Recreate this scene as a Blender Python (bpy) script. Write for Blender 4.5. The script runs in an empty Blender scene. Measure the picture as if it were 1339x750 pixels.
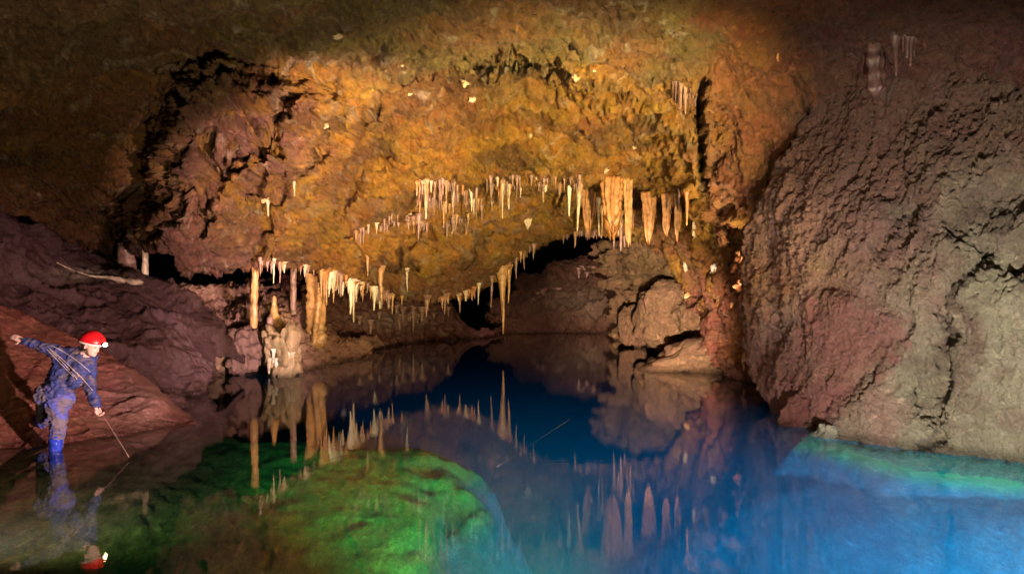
import bpy, bmesh, math, random
import numpy as np
from mathutils import Vector, Matrix
from mathutils.bvhtree import BVHTree

S = bpy.context.scene
C = S.collection
random.seed(7)
RNG = np.random.default_rng(11)

# ------------------------------------------------------------------ camera
F = 1339 * 24 / 36.0          # focal length in pixels of the photograph
CX, HY, CZ = 669.5, 390.0, 2.0  # picture centre, horizon row, eye height over the water
cam_data = bpy.data.cameras.new('camera')
cam_data.lens = 24; cam_data.sensor_width = 36; cam_data.clip_start = 0.05; cam_data.clip_end = 500
cam_data.shift_y = (HY - 375.0) / 1339.0
cam = bpy.data.objects.new('camera', cam_data); C.objects.link(cam)
cam.location = (0, 0, CZ); cam.rotation_euler = (math.pi / 2, 0, 0)
S.camera = cam

def P(px, py, d):
    """world point seen at pixel (px, py) at distance d (metres along the view axis)"""
    return Vector(((px - CX) / F * d, d, CZ - (py - HY) / F * d))

# ------------------------------------------------------------------ world: no daylight gets into the cave
w = bpy.data.worlds.new('World'); S.world = w; w.use_nodes = True
w.node_tree.nodes['Background'].inputs[0].default_value = (0.35, 0.4, 0.6, 1)
w.node_tree.nodes['Background'].inputs[1].default_value = 0.0008

S.view_settings.view_transform = 'Standard'; S.view_settings.look = 'None'
S.view_settings.exposure = 0.0; S.view_settings.gamma = 1.0
S.render.engine = 'CYCLES'
S.cycles.use_denoising = True
S.cycles.max_bounces = 7; S.cycles.diffuse_bounces = 2; S.cycles.glossy_bounces = 3
S.cycles.transmission_bounces = 5; S.cycles.volume_bounces = 0; S.cycles.transparent_max_bounces = 4
S.cycles.caustics_reflective = False; S.cycles.caustics_refractive = False
S.cycles.sample_clamp_indirect = 3.0

# ------------------------------------------------------------------ lamps inferred from the cave light, plus added unseen fills
def spot(name, loc, target, power, col, cone, blend=0.5, r=0.06):
    l = bpy.data.lights.new(name, 'SPOT'); l.energy = power; l.color = col
    l.spot_size = math.radians(cone); l.spot_blend = blend; l.shadow_soft_size = r
    o = bpy.data.objects.new(name, l); C.objects.link(o); o.location = loc
    o.rotation_euler = (Vector(target) - Vector(loc)).to_track_quat('-Z', 'Y').to_euler()
    return o
LAMPS = [
    # name, place, aim, watts, colour, cone, blend
    ('amber_lamp', (5.45, 15.6, 2.2), P(620, 250, 18),  1300, (1.0, .70, .34), 150, .8),
    ('ceiling_lamp', (4.1, 5.0, 0.3),   P(650, 205, 16),  24000, (1.0, .75, .30), 63, 1),
    ('roof_fill', (-.2, 2.5, .3),    P(600, 60, 12),   2300,  (1.0, .80, .44), 120, 1),  # added fill that lifts the dim roof band
    ('left_lamp', (1.0, 4.1, 0.3),   P(425, 240, 14.5),  15500, (1.0, .60, .42), 36, .5),
    ('bank_lamp', (1.6, 4.0, .45),    P(150, 520, 10.3),  8500,  (1.0, .60, .54), 34, 1),
    ('wall_lamp', (2.6, 3.9, 0.2),  P(1240, 460, 8.5),  5600, (1.0, .90, .70), 74, 1),
    ('back_fill', P(700, 288, 33),   P(735, 432, 38),  1300, (1.0, .62, .42), 120, .8),  # added out of sight above the lip to brighten the far wall
    ('rear_lamp', (1.0, 4.2, .4),  P(845, 400, 24),  70000, (1.0, .72, .46), 20, .9),
    ('green_water_lamp', (.5, 3.4, -.25),   (-1.1, 9.8, -.6),  4700,  (.8, 1.0, .45), 60, 1),
    ('shelf_water_fill', (-2.0, 3.6, -.10),  (-2.4, 9.5, -.6),   80,  (1.0, .8, .5), 100, 1),  # added fill under water for the unlit left of the shelf
    ('bank_water_fill', (-4.4, 5.2, -.08), (-4.2, 9.5, -.3),   400,   (1.0, .55, .35), 110, .9),  # added under water, replacing lamplight the water surface blocks
    ('blue_water_lamp', (4.6, 3.2, -2.8),  (5.2, 8.5, -5), 31000, (.12, .62, 1.0), 150, .9),
    ('deep_water_fill', (1.8, 3.0, -2.4),  (2.2, 9, -6), 2000, (.15, .8, 1.0), 130, .9),  # added to raise the blue glow in mid lake
    ('ledge_lamp', (2.4, 4.0, .4),  P(300, 425, 18),  24000, (1.0, .68, .60), 21, 1),
]
for n, loc, tgt, pw, col, cone, bl in LAMPS:
    spot(n, loc, tgt, pw, col, cone, bl)

# ------------------------------------------------------------------ noise in numpy
_perm = np.concatenate([RNG.permutation(256)] * 3).astype(np.int64)
_g = RNG.normal(size=(256, 3)); _g /= np.linalg.norm(_g, axis=1)[:, None]
def perlin(p):
    pi = np.floor(p).astype(np.int64); pf = p - pi; pi &= 255
    u = pf * pf * pf * (pf * (pf * 6 - 15) + 10)
    out = 0
    for dx in (0, 1):
        wx = u[:, 0] if dx else 1 - u[:, 0]
        for dy in (0, 1):
            wy = u[:, 1] if dy else 1 - u[:, 1]
            for dz in (0, 1):
                wz = u[:, 2] if dz else 1 - u[:, 2]
                h = _perm[_perm[_perm[(pi[:, 0] + dx) & 255] + ((pi[:, 1] + dy) & 255)] + ((pi[:, 2] + dz) & 255)]
                g = _g[h]
                out = out + wx * wy * wz * (g[:, 0] * (pf[:, 0] - dx) + g[:, 1] * (pf[:, 1] - dy) + g[:, 2] * (pf[:, 2] - dz))
    return out * 1.5
def fbm(p, o=4, lac=2.1, gain=.5):
    a, s, t = 1.0, 0, 0
    q = p.copy()
    for i in range(o):
        s = s + a * perlin(q + 17.3 * i); t += a; a *= gain; q = q * lac
    return s / t
def ridged(p, o=4, lac=2.1, gain=.55):
    a, s, t = 1.0, 0, 0
    q = p.copy(); wgt = 1.0
    for i in range(o):
        n = 1 - np.abs(perlin(q + 9.1 * i)) * 2.0
        n = np.clip(n, 0, 1) ** 2 * wgt
        wgt = np.clip(n * 1.6, 0, 1)
        s = s + a * n; t += a; a *= gain; q = q * lac
    return s / t
def warp(p, f, amp):
    return p + amp * np.stack([perlin(p * f + 3.1), perlin(p * f + 57.7), perlin(p * f + 91.3)], 1)

def rbf(ctrl):
    """thin-plate interpolation of log depth through (px, py, depth) points"""
    c = np.array(ctrl, float); X = c[:, :2] / 100.0; y = np.log(c[:, 2]); n = len(c)
    def U(r2): return 0.5 * r2 * np.log(r2 + 1e-9)
    K = U(((X[:, None] - X[None]) ** 2).sum(-1)) + np.eye(n) * 0.02
    Pm = np.c_[np.ones(n), X]
    A = np.block([[K, Pm], [Pm.T, np.zeros((3, 3))]])
    s = np.linalg.solve(A, np.r_[y, 0, 0, 0]); wts, a = s[:n], s[n:]
    def f(px, py):
        q = np.stack([px.ravel(), py.ravel()], 1) / 100.0
        out = np.empty(len(q))
        for i in range(0, len(q), 40000):
            qq = q[i:i + 40000]
            r2 = ((qq[:, None] - X[None]) ** 2).sum(-1)
            out[i:i + 40000] = U(r2) @ wts + a[0] + qq @ a[1:]
        return np.exp(out).reshape(px.shape)
    return f
def curve(pts):
    a = np.array(pts, float)
    return lambda x: np.interp(x, a[:, 0], a[:, 1])
def polydist(px, py, pts):
    best = np.full(px.shape, 1e9)
    for (x0, y0), (x1, y1) in zip(pts[:-1], pts[1:]):
        dx, dy = x1 - x0, y1 - y0
        t = np.clip(((px - x0) * dx + (py - y0) * dy) / (dx * dx + dy * dy), 0, 1)
        best = np.minimum(best, np.hypot(px - x0 - t * dx, py - y0 - t * dy))
    return best
def inside(px, py, poly):
    r = np.zeros(px.shape, bool); n = len(poly)
    for i in range(n):
        x0, y0 = poly[i]; x1, y1 = poly[(i + 1) % n]
        if y0 == y1: continue
        c = ((y0 > py) != (y1 > py)) & (px < (x1 - x0) * (py - y0) / (y1 - y0) + x0)
        r ^= c
    return r
def soft_in(px, py, poly, wd):
    """1 inside the outline, 0 outside, with a soft edge of about wd pixels"""
    d = polydist(px, py, list(poly) + [poly[0]])
    s = np.where(inside(px, py, poly), d, -d)
    t = np.clip(s / wd * .5 + .5, 0, 1)
    return t * t * (3 - 2 * t)
def gauss(px, py, cx, cy, sx, sy, rot=0):
    c, s = math.cos(rot), math.sin(rot)
    x, y = px - cx, py - cy
    return np.exp(-(((x * c + y * s) / sx) ** 2 + ((-x * s + y * c) / sy) ** 2))

# ------------------------------------------------------------------ materials
def nt(name):
    m = bpy.data.materials.new(name); m.use_nodes = True
    return m, m.node_tree.nodes, m.node_tree.links, m.node_tree.nodes['Principled BSDF']
def rock_mat(name, scale=1.0, bump=.03, rough=.55, streak=(1, 1, 1), speck=.35, spec=.4, wet=True):
    """rock whose mineral colour comes from the mesh attribute 'mineral', broken up by grain"""
    m, N, L, b = nt(name)
    at = N.new('ShaderNodeAttribute'); at.attribute_name = 'mineral_and_light'
    tc = N.new('ShaderNodeNewGeometry')
    mp = N.new('ShaderNodeMapping'); mp.inputs['Scale'].default_value = streak; L.new(tc.outputs['Position'], mp.inputs['Vector'])
    def noise(sc, det, dist, ro=.6):
        n = N.new('ShaderNodeTexNoise'); n.inputs['Scale'].default_value = sc; n.inputs['Detail'].default_value = det
        n.inputs['Distortion'].default_value = dist; n.inputs['Roughness'].default_value = ro
        L.new(mp.outputs[0], n.inputs['Vector']); return n
    n1 = noise(3.2 * scale, 8, 1.2, .7); n2 = noise(14 * scale, 6, 2.2, .75); n3 = noise(1.1 * scale, 4, .5)
    r1 = N.new('ShaderNodeMapRange'); L.new(n1.outputs[0], r1.inputs[0])
    r1.inputs[1].default_value = .3; r1.inputs[2].default_value = .72; r1.inputs[3].default_value = 1 - speck * 1.2; r1.inputs[4].default_value = 1 + speck * .8
    r2 = N.new('ShaderNodeMapRange'); L.new(n2.outputs[0], r2.inputs[0])
    r2.inputs[1].default_value = .32; r2.inputs[2].default_value = .7; r2.inputs[3].default_value = 1 - speck * 1.3; r2.inputs[4].default_value = 1 + speck
    mu = N.new('ShaderNodeMath'); mu.operation = 'MULTIPLY'; L.new(r1.outputs[0], mu.inputs[0]); L.new(r2.outputs[0], mu.inputs[1])
    vm = N.new('ShaderNodeVectorMath'); vm.operation = 'SCALE'; L.new(at.outputs['Color'], vm.inputs[0]); L.new(mu.outputs[0], vm.inputs['Scale'])
    hs = N.new('ShaderNodeHueSaturation'); L.new(vm.outputs[0], hs.inputs['Color'])
    r3 = N.new('ShaderNodeMapRange'); L.new(n3.outputs[0], r3.inputs[0]); r3.inputs[1].default_value = .3; r3.inputs[2].default_value = .7
    r3.inputs[3].default_value = .485; r3.inputs[4].default_value = .515; L.new(r3.outputs[0], hs.inputs['Hue'])
    L.new(hs.outputs[0], b.inputs['Base Color'])
    vo = N.new('ShaderNodeTexVoronoi'); vo.inputs['Scale'].default_value = 9 * scale; L.new(mp.outputs[0], vo.inputs['Vector'])
    ad = N.new('ShaderNodeMath'); ad.operation = 'MULTIPLY_ADD'; ad.inputs[1].default_value = .5
    L.new(vo.outputs['Distance'], ad.inputs[0]); L.new(n2.outputs[0], ad.inputs[2])
    rg = N.new('ShaderNodeTexNoise'); rg.noise_type = 'RIDGED_MULTIFRACTAL'; rg.inputs['Scale'].default_value = 5.5 * scale; rg.inputs['Detail'].default_value = 6
    rg.inputs['Roughness'].default_value = .62; rg.inputs['Distortion'].default_value = .9; L.new(mp.outputs[0], rg.inputs['Vector'])
    cr = N.new('ShaderNodeMapRange'); L.new(rg.outputs[0], cr.inputs[0]); cr.inputs[1].default_value = .15; cr.inputs[2].default_value = 1.3; cr.inputs[3].default_value = .6; cr.inputs[4].default_value = 1.6
    vm2 = N.new('ShaderNodeVectorMath'); vm2.operation = 'SCALE'; L.new(hs.outputs[0], vm2.inputs[0]); L.new(cr.outputs[0], vm2.inputs['Scale']); L.new(vm2.outputs[0], b.inputs['Base Color'])
    ad2 = N.new('ShaderNodeMath'); ad2.operation = 'MULTIPLY_ADD'; ad2.inputs[1].default_value = .55; L.new(rg.outputs[0], ad2.inputs[0]); L.new(ad.outputs[0], ad2.inputs[2])
    bu = N.new('ShaderNodeBump'); bu.inputs['Strength'].default_value = 1; bu.inputs['Distance'].default_value = bump
    L.new(ad2.outputs[0], bu.inputs['Height']); L.new(bu.outputs[0], b.inputs['Normal'])
    # wet, darker band where the lake laps at the rock
    sx = N.new('ShaderNodeSeparateXYZ'); L.new(tc.outputs['Position'], sx.inputs[0])
    wz = N.new('ShaderNodeMath'); wz.operation = 'MULTIPLY_ADD'; wz.inputs[1].default_value = -.22; L.new(n1.outputs[0], wz.inputs[0]); L.new(sx.outputs[2], wz.inputs[2])
    we = N.new('ShaderNodeMapRange'); L.new(wz.outputs[0], we.inputs[0]); we.inputs[1].default_value = -.06; we.inputs[2].default_value = .05; we.inputs[3].default_value = .5; we.inputs[4].default_value = 1
    vm3 = N.new('ShaderNodeVectorMath'); vm3.operation = 'SCALE'; L.new(vm2.outputs[0], vm3.inputs[0]); L.new(we.outputs[0], vm3.inputs['Scale'])
    if wet: L.new(vm3.outputs[0], b.inputs['Base Color'])
    rr = N.new('ShaderNodeMapRange'); L.new(n1.outputs[0], rr.inputs[0]); rr.inputs[1].default_value = .35; rr.inputs[2].default_value = .65
    rr.inputs[3].default_value = rough - .22; rr.inputs[4].default_value = rough + .12; rw = N.new('ShaderNodeMath'); rw.operation = 'MULTIPLY'; L.new(rr.outputs[0], rw.inputs[0]); L.new(we.outputs[0], rw.inputs[1])
    L.new((rw if wet else rr).outputs[0], b.inputs['Roughness'])
    b.inputs['Specular IOR Level'].default_value = spec
    return m
def plain(name, col, rough=.6, spec=.4, var=.25, sc=20, bump=.0, metal=0):
    m, N, L, b = nt(name)
    n = N.new('ShaderNodeTexNoise'); n.inputs['Scale'].default_value = sc; n.inputs['Detail'].default_value = 6
    tc = N.new('ShaderNodeTexCoord'); L.new(tc.outputs['Object'], n.inputs['Vector'])
    r = N.new('ShaderNodeMapRange'); L.new(n.outputs[0], r.inputs[0]); r.inputs[1].default_value = .3; r.inputs[2].default_value = .7
    r.inputs[3].default_value = 1 - var; r.inputs[4].default_value = 1 + var
    vm = N.new('ShaderNodeVectorMath'); vm.operation = 'SCALE'; vm.inputs[0].default_value = col; L.new(r.outputs[0], vm.inputs['Scale'])
    L.new(vm.outputs[0], b.inputs['Base Color']); b.inputs['Roughness'].default_value = rough
    b.inputs['Specular IOR Level'].default_value = spec; b.inputs['Metallic'].default_value = metal
    if bump:
        bu = N.new('ShaderNodeBump'); bu.inputs['Distance'].default_value = bump; L.new(n.outputs[0], bu.inputs['Height']); L.new(bu.outputs[0], b.inputs['Normal'])
    return m
M_CEIL = rock_mat('iron_stained_limestone', 1.15, .075, .44, (1, 1, 1), .42)
M_WALL = rock_mat('crusted_wall_rock', 1.8, .085, .55, (1, 1, 1), .25)
M_MUD = rock_mat('red_mud_rock', 1.3, .03, .55, (1, 1, 1), .28)
M_BED = rock_mat('lake_bed_silt', 1.3, .05, .8, (1, .5, 1), .45, .1, wet=False)
M_FAR = rock_mat('far_rock', 1.0, .14, .55, (1, 1, 1), .42)

# ------------------------------------------------------------------ mesh helpers
def grid_mesh(name, V, col, mat, kind='structure', parent=None, smooth=True, flip=False):
    n, m = V.shape[:2]
    me = bpy.data.meshes.new(name)
    me.vertices.add(n * m); me.vertices.foreach_set('co', V.reshape(-1).astype(np.float32))
    i = np.arange((n - 1) * (m - 1)); r, c = i // (m - 1), i % (m - 1)
    a = r * m + c
    q = np.stack([a, a + m, a + m + 1, a + 1], 1)
    if flip: q = q[:, ::-1]
    me.loops.add(len(q) * 4); me.polygons.add(len(q))
    me.loops.foreach_set('vertex_index', q.reshape(-1).astype(np.int32))
    me.polygons.foreach_set('loop_start', np.arange(0, len(q) * 4, 4, dtype=np.int32))
    me.polygons.foreach_set('use_smooth', np.full(len(q), smooth))
    me.update()
    ca = me.color_attributes.new('mineral_and_light', 'FLOAT_COLOR', 'POINT')  # rock colours, with shade and lamplight painted in at places
    cc = np.ones((n * m, 4), np.float32); cc[:, :3] = col.reshape(-1, 3)
    ca.data.foreach_set('color', cc.reshape(-1))
    me.materials.append(mat)
    o = bpy.data.objects.new(name, me); C.objects.link(o)
    if kind: o['kind'] = kind
    if parent: o.parent = parent
    return o
def blur(A, k):
    for ax in (0, 1):
        A = np.swapaxes(A, 0, ax)
        B = np.concatenate([np.repeat(A[:1], k, 0), A, np.repeat(A[-1:], k, 0)], 0)
        cs = np.cumsum(np.concatenate([np.zeros_like(B[:1]), B], 0), 0)
        A = (cs[2 * k + 1:] - cs[:-2 * k - 1]) / (2 * k + 1)
        A = np.swapaxes(A, 0, ax)
    return A
def normals(V, k=5):
    V = blur(blur(V, k), k)
    du = np.gradient(V, axis=1); dv = np.gradient(V, axis=0)
    n = np.cross(du, dv); n /= np.linalg.norm(n, axis=2)[..., None] + 1e-9
    s = np.sign(((np.array([0, 0, CZ]) - V) * n).sum(-1)); s[s == 0] = 1
    return n, s
def mixc(base, layers):
    out = np.array(base, float)
    out = np.broadcast_to(out, layers[0][0].shape + (3,)).copy() if layers else out
    for mask, col in layers:
        out = out * (1 - mask[..., None]) + np.array(col) * mask[..., None]
    return out
def to_world(PX, PY, D):
    return np.stack([(PX - CX) / F * D, D, CZ - (PY - HY) / F * D], -1)
def fine(offs):
    """the back of a sheet in steps of about 12 cm"""
    out, last = [], np.zeros(3)
    for o in offs:
        o = np.array(o, float); k = int(min(14, max(1, np.linalg.norm(o - last) / .12)))
        out += [last + (o - last) * (i + 1) / k for i in range(k)]; last = o
    return out
def curl_rows(V, offs, first=False, axis=0):
    """continue a sheet past its edge, in metres, so that the rock has a back"""
    if axis == 1: V = V.transpose(1, 0, 2)
    if first: V = V[::-1]
    rows = [V[-1] + o for o in fine(offs)]
    V = np.concatenate([V, np.stack(rows)], 0)
    if first: V = V[::-1]
    if axis == 1: V = V.transpose(1, 0, 2)
    return V
def pad(A, n, first=False, axis=0):
    if not isinstance(n, int): n = len(fine(n))
    if axis == 1: A = np.swapaxes(A, 0, 1)
    if first: A = A[::-1]
    A = np.concatenate([A, np.repeat(A[-1:], n, 0)], 0)
    if first: A = A[::-1]
    if axis == 1: A = np.swapaxes(A, 0, 1)
    return A
def steps(segs):
    """non-uniform sample positions: [(start, end, step), ...]"""
    out = []
    for a, b, s in segs:
        out += list(np.arange(a, b, s))
    out.append(segs[-1][1])
    return np.array(out, float)
ORANGE, AMBER, OLIVE = (.46, .19, .035), (.54, .27, .045), (.24, .165, .06)
PURPLE, REDMUD, GREY, PALE, DARKRED, BROWN = (.27, .125, .125), (.30, .105, .085), (.42, .37, .27), (.62, .52, .42), (.17, .06, .055), (.25, .13, .07)

# ================================================================== CEILING
cx_ = steps([(-700, -40, 22), (-40, 1180, 1.9), (1180, 1360, 4), (1360, 2000, 25)])
lip = curve([(-700, 330), (0, 312), (90, 348), (165, 334), (200, 324), (240, 357), (300, 348), (340, 342), (400, 352), (450, 366), (500, 386), (545, 394),
             (600, 388), (640, 373), (665, 350), (690, 326), (720, 313), (760, 307), (800, 306), (830, 312), (862, 322), (885, 350), (900, 382),
             (925, 425), (940, 470), (955, 497), (1000, 512), (1060, 512), (1300, 500), (2000, 480)])
t_ = np.concatenate([np.linspace(0, .42, 36)[:-1], np.linspace(.42, 1, 250)])
PX = np.broadcast_to(cx_, (len(t_), len(cx_))).copy()
top_y = -420.0
lipx = lip(cx_)
# rows: first part above the frame, second part inside it
yy = np.where(t_[:, None] < .42, top_y + (t_[:, None] / .42) * (-10 - top_y), -10 + ((t_[:, None] - .42) / .58) * (lipx[None] + 10))
PY = yy
ceil_ctrl = [(-700, -420, 3.6), (0, -420, 4), (670, -420, 4.2), (1300, -420, 4), (2000, -420, 3.6),
    (-700, -100, 5), (0, -150, 6), (670, -150, 6.3), (1339, -150, 5.6), (2000, -100, 4.6),
    (-700, 150, 6.5), (-100, 0, 7.4), (100, 0, 8.2), (350, 0, 8.7), (600, 0, 9), (850, 0, 9), (1100, 0, 8.6), (1339, 0, 7.6), (1700, 50, 6),
    (0, 120, 10), (150, 100, 11), (400, 80, 11), (520, 70, 11), (670, 60, 11.2), (800, 80, 11.4), (950, 90, 11.3), (1080, 80, 11), (1250, 90, 9.6), (1400, 120, 8.5),
    (90, 220, 13.5), (0, 250, 13), (0, 312, 16), (100, 348, 20), (150, 300, 17.5),
    (300, 150, 12.6), (250, 230, 13.6), (330, 230, 14), (230, 300, 14.8), (200, 322, 15.8), (240, 357, 17), (300, 345, 17.6), (330, 300, 16.2), (340, 342, 18.2),
    (420, 200, 14.8), (420, 280, 17.4), (400, 352, 19.5), (450, 366, 21), (500, 320, 20.5), (500, 386, 22.5), (545, 394, 23.5),
    (500, 180, 14.8), (600, 150, 14.6), (700, 150, 14.8), (600, 230, 17.6), (700, 225, 17.8), (800, 200, 16.8), (780, 240, 18.8),
    (600, 262, 19.8), (600, 320, 22.4), (600, 388, 25), (650, 365, 25.5), (690, 290, 22.5), (690, 326, 25), (760, 270, 21.5), (760, 307, 26), (830, 312, 25.5), (830, 265, 21.5),
    (870, 150, 14), (900, 200, 15.4), (880, 260, 18.6), (880, 345, 22.5), (905, 290, 18.4), (925, 425, 20.2), (940, 340, 17.6), (955, 497, 16.9),
    (960, 200, 14), (1000, 280, 15.2), (960, 400, 17), (1050, 200, 13.4), (1060, 400, 16.5), (1000, 510, 16.6), (1150, 250, 13.5), (1300, 400, 14), (1400, 300, 12)]
D = rbf(ceil_ctrl)(PX, PY)
D = np.clip(D, 2.5, 40)
wob = fbm(np.stack([PX.ravel() / 55, PY.ravel() / 55, np.zeros(PX.size)], 1), 4).reshape(PX.shape)
wob2 = fbm(np.stack([PX.ravel() / 18, PY.ravel() / 18, np.ones(PX.size)], 1), 3).reshape(PX.shape)
wx, wy = PX + 26 * wob + 8 * wob2, PY + 22 * wob2 + 10 * wob
# the alcove under the arch, its fringe shelf, the hanging left mass, and the fissure on the right
ARCH = [(455, 330), (440, 250), (455, 190), (490, 140), (560, 98), (640, 85), (730, 92), (800, 118), (860, 165), (900, 215), (905, 260), (860, 300), (700, 330), (560, 400)]
arch = soft_in(wx, wy, ARCH, 16)
D = D + 1.7 * arch * np.clip((330 - PY) / 150, 0, 1)
BULGE = [(235, 108), (300, 95), (395, 118), (440, 150), (430, 230), (400, 300), (360, 360), (220, 372), (185, 322), (172, 285), (210, 225), (225, 170)]
bul = soft_in(wx, wy, BULGE, 34)
D = D - 2.0 * bul
sd_ = polydist(PX + 14 * wob, PY + 12 * wob, ARCH[1:-3]); sd_ = np.where(inside(PX, PY, ARCH), -sd_, sd_)
bands = perlin(np.stack([sd_.ravel() / 30, PX.ravel() / 240, PY.ravel() / 240 + 7], 1)).reshape(PX.shape)
bands2 = perlin(np.stack([sd_.ravel() / 12 + 40, PX.ravel() / 110, PY.ravel() / 110], 1)).reshape(PX.shape)
D = D + (.5 * bands + .2 * bands2) * np.clip(1 - np.abs(sd_) / 230, 0, 1) * np.clip((330 - PY) / 60, 0, 1)
SHELF = [(455, 330), (470, 285), (540, 246), (620, 238), (700, 243), (770, 235), (830, 236), (900, 250), (905, 290), (800, 312), (700, 330), (600, 345), (520, 330)]
shf = soft_in(wx * .3 + PX * .7, wy * .3 + PY * .7, SHELF, 14)
fringe_y = curve([(440, 300), (480, 285), (545, 252), (620, 240), (700, 243), (770, 236), (830, 238), (900, 252), (960, 280)])(PX)
under = np.clip((PY - fringe_y) / 14, 0, 1) * np.exp(-np.clip(PY - fringe_y - 14, 0, 999) / 34.) * ((PX > 470) & (PX < 905))
D = D + 1.5 * under
FISS = [(922, 105), (913, 130), (915, 165), (917, 200), (924, 240)]
D = D + 2.2 * np.exp(-(polydist(PX + 5 * wob2, PY, FISS) / (4.5 + 0 * PX)) ** 2)
for pts, wd, dp in (([(470, 160), (500, 128), (560, 98), (650, 84), (730, 92)], 6, 1.2), ([(320, 150), (345, 200), (330, 260)], 7, .6),
                    ([(440, 160), (415, 215), (365, 250), (330, 300)], 8, .7), ([(260, 180), (290, 230), (255, 300)], 7, .9), ([(380, 130), (352, 190), (300, 215)], 8, .9), ([(400, 190), (385, 250), (345, 300), (330, 330)], 7, .7), ([(240, 250), (225, 290), (205, 310)], 6, .7),
                    ([(500, 200), (460, 270), (430, 320)], 9, .6), ([(560, 300), (535, 335), (500, 350)], 6, .6), ([(900, 300), (930, 360), (950, 420)], 6, -.5), ([(925, 250), (960, 330), (965, 400)], 6, .5),
                    ([(608, 355), (640, 300), (620, 330)], 5, .5), ([(740, 95), (800, 135), (870, 185), (895, 225)], 7, -.45),
                    ([(1040, 90), (1060, 130), (1075, 165)], 5, .4), ([(860, 110), (880, 140), (905, 150)], 8, .5)):
    D = D + dp * np.exp(-(polydist(wx, wy, pts) / wd) ** 2)
V = to_world(PX, PY, D)
CO = [(0, .5, .05), (0, 1.3, .5), (0, 2.0, 1.6), (0, 3.0, 3.5)]
V = curl_rows(V, CO)
CPX, CPY = pad(PX, CO), pad(PY, CO)
ny, sgn = normals(V, 9)
nn = ny * sgn[..., None]
q = V.reshape(-1, 3)
fade = (.45 + .55 * np.clip((CPY - 0) / 170, 0, 1)).ravel()
qs = warp(q, .55, .7)
# strata lean down to the right in the dome, down to the left in the hanging mass
sk = q.copy(); sk[:, 0] = q[:, 0] * .8 + q[:, 2] * .9; sk[:, 2] = (q[:, 2] - q[:, 0] * .45) * 2.0
h = (.40 * fbm(q * .45, 3) - .34 * (ridged(warp(sk * .55, .7, .5), 3) - .35) - .22 * (ridged(warp(qs * 1.5, 1.2, .35), 4) - .3)
     + .13 * (ridged(warp(sk * 4.2, 1.6, .2), 4) - .3) + .10 * fbm(q * 11, 3))
bl = pad(bul, CO).ravel()
h = h * (1 - .35 * bl) - bl * .22 * (ridged(warp(sk * .8 + 5, .9, .4), 3) - .3)
h = h * fade
V = V + nn * h.reshape(V.shape[:2])[..., None]
cn = fbm(q * .8, 4).reshape(CPX.shape); cn2 = fbm(q * 2.6 + 9, 4).reshape(CPX.shape)
nx_ = CPX + 120 * cn; ny_ = CPY + 90 * cn
def sm(a, lo, hi): 
    t = np.clip((a - lo) / (hi - lo), 0, 1); return t * t * (3 - 2 * t)
Ccol = mixc(AMBER, [
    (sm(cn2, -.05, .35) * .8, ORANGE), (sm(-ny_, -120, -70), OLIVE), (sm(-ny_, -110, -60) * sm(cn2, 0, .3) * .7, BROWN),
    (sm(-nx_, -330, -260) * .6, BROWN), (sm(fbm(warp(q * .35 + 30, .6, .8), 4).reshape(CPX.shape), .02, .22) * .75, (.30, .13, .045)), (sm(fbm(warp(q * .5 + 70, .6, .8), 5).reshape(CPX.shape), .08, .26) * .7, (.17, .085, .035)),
    (gauss(nx_, ny_, 300, 190, 120, 110) * sm(cn2, -.25, .2) * .9, PURPLE), (gauss(nx_, ny_, 230, 330, 90, 50) * .9, PURPLE),
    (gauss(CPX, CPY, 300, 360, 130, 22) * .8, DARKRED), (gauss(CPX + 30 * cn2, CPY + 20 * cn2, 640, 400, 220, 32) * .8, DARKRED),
    (gauss(nx_, ny_, 620, 280, 190, 30) * sm(cn2, -.1, .25) * .8, (.36, .25, .2)),
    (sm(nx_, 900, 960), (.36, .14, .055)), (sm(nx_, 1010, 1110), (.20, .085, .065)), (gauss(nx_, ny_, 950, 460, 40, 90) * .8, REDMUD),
    (sm(ridged(warp(q * .9, .8, .6), 3).reshape(CPX.shape), .62, .85) * .5 * sm(-CPX, -1000, -900), PALE),
    (sm(ridged(warp(q * 1.9 + 40, .8, .5), 3).reshape(CPX.shape), .70, .9) * .4 * sm(-CPX, -1000, -900), PALE)])
ceiling = grid_mesh('cave_ceiling', V, Ccol, M_CEIL)

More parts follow.
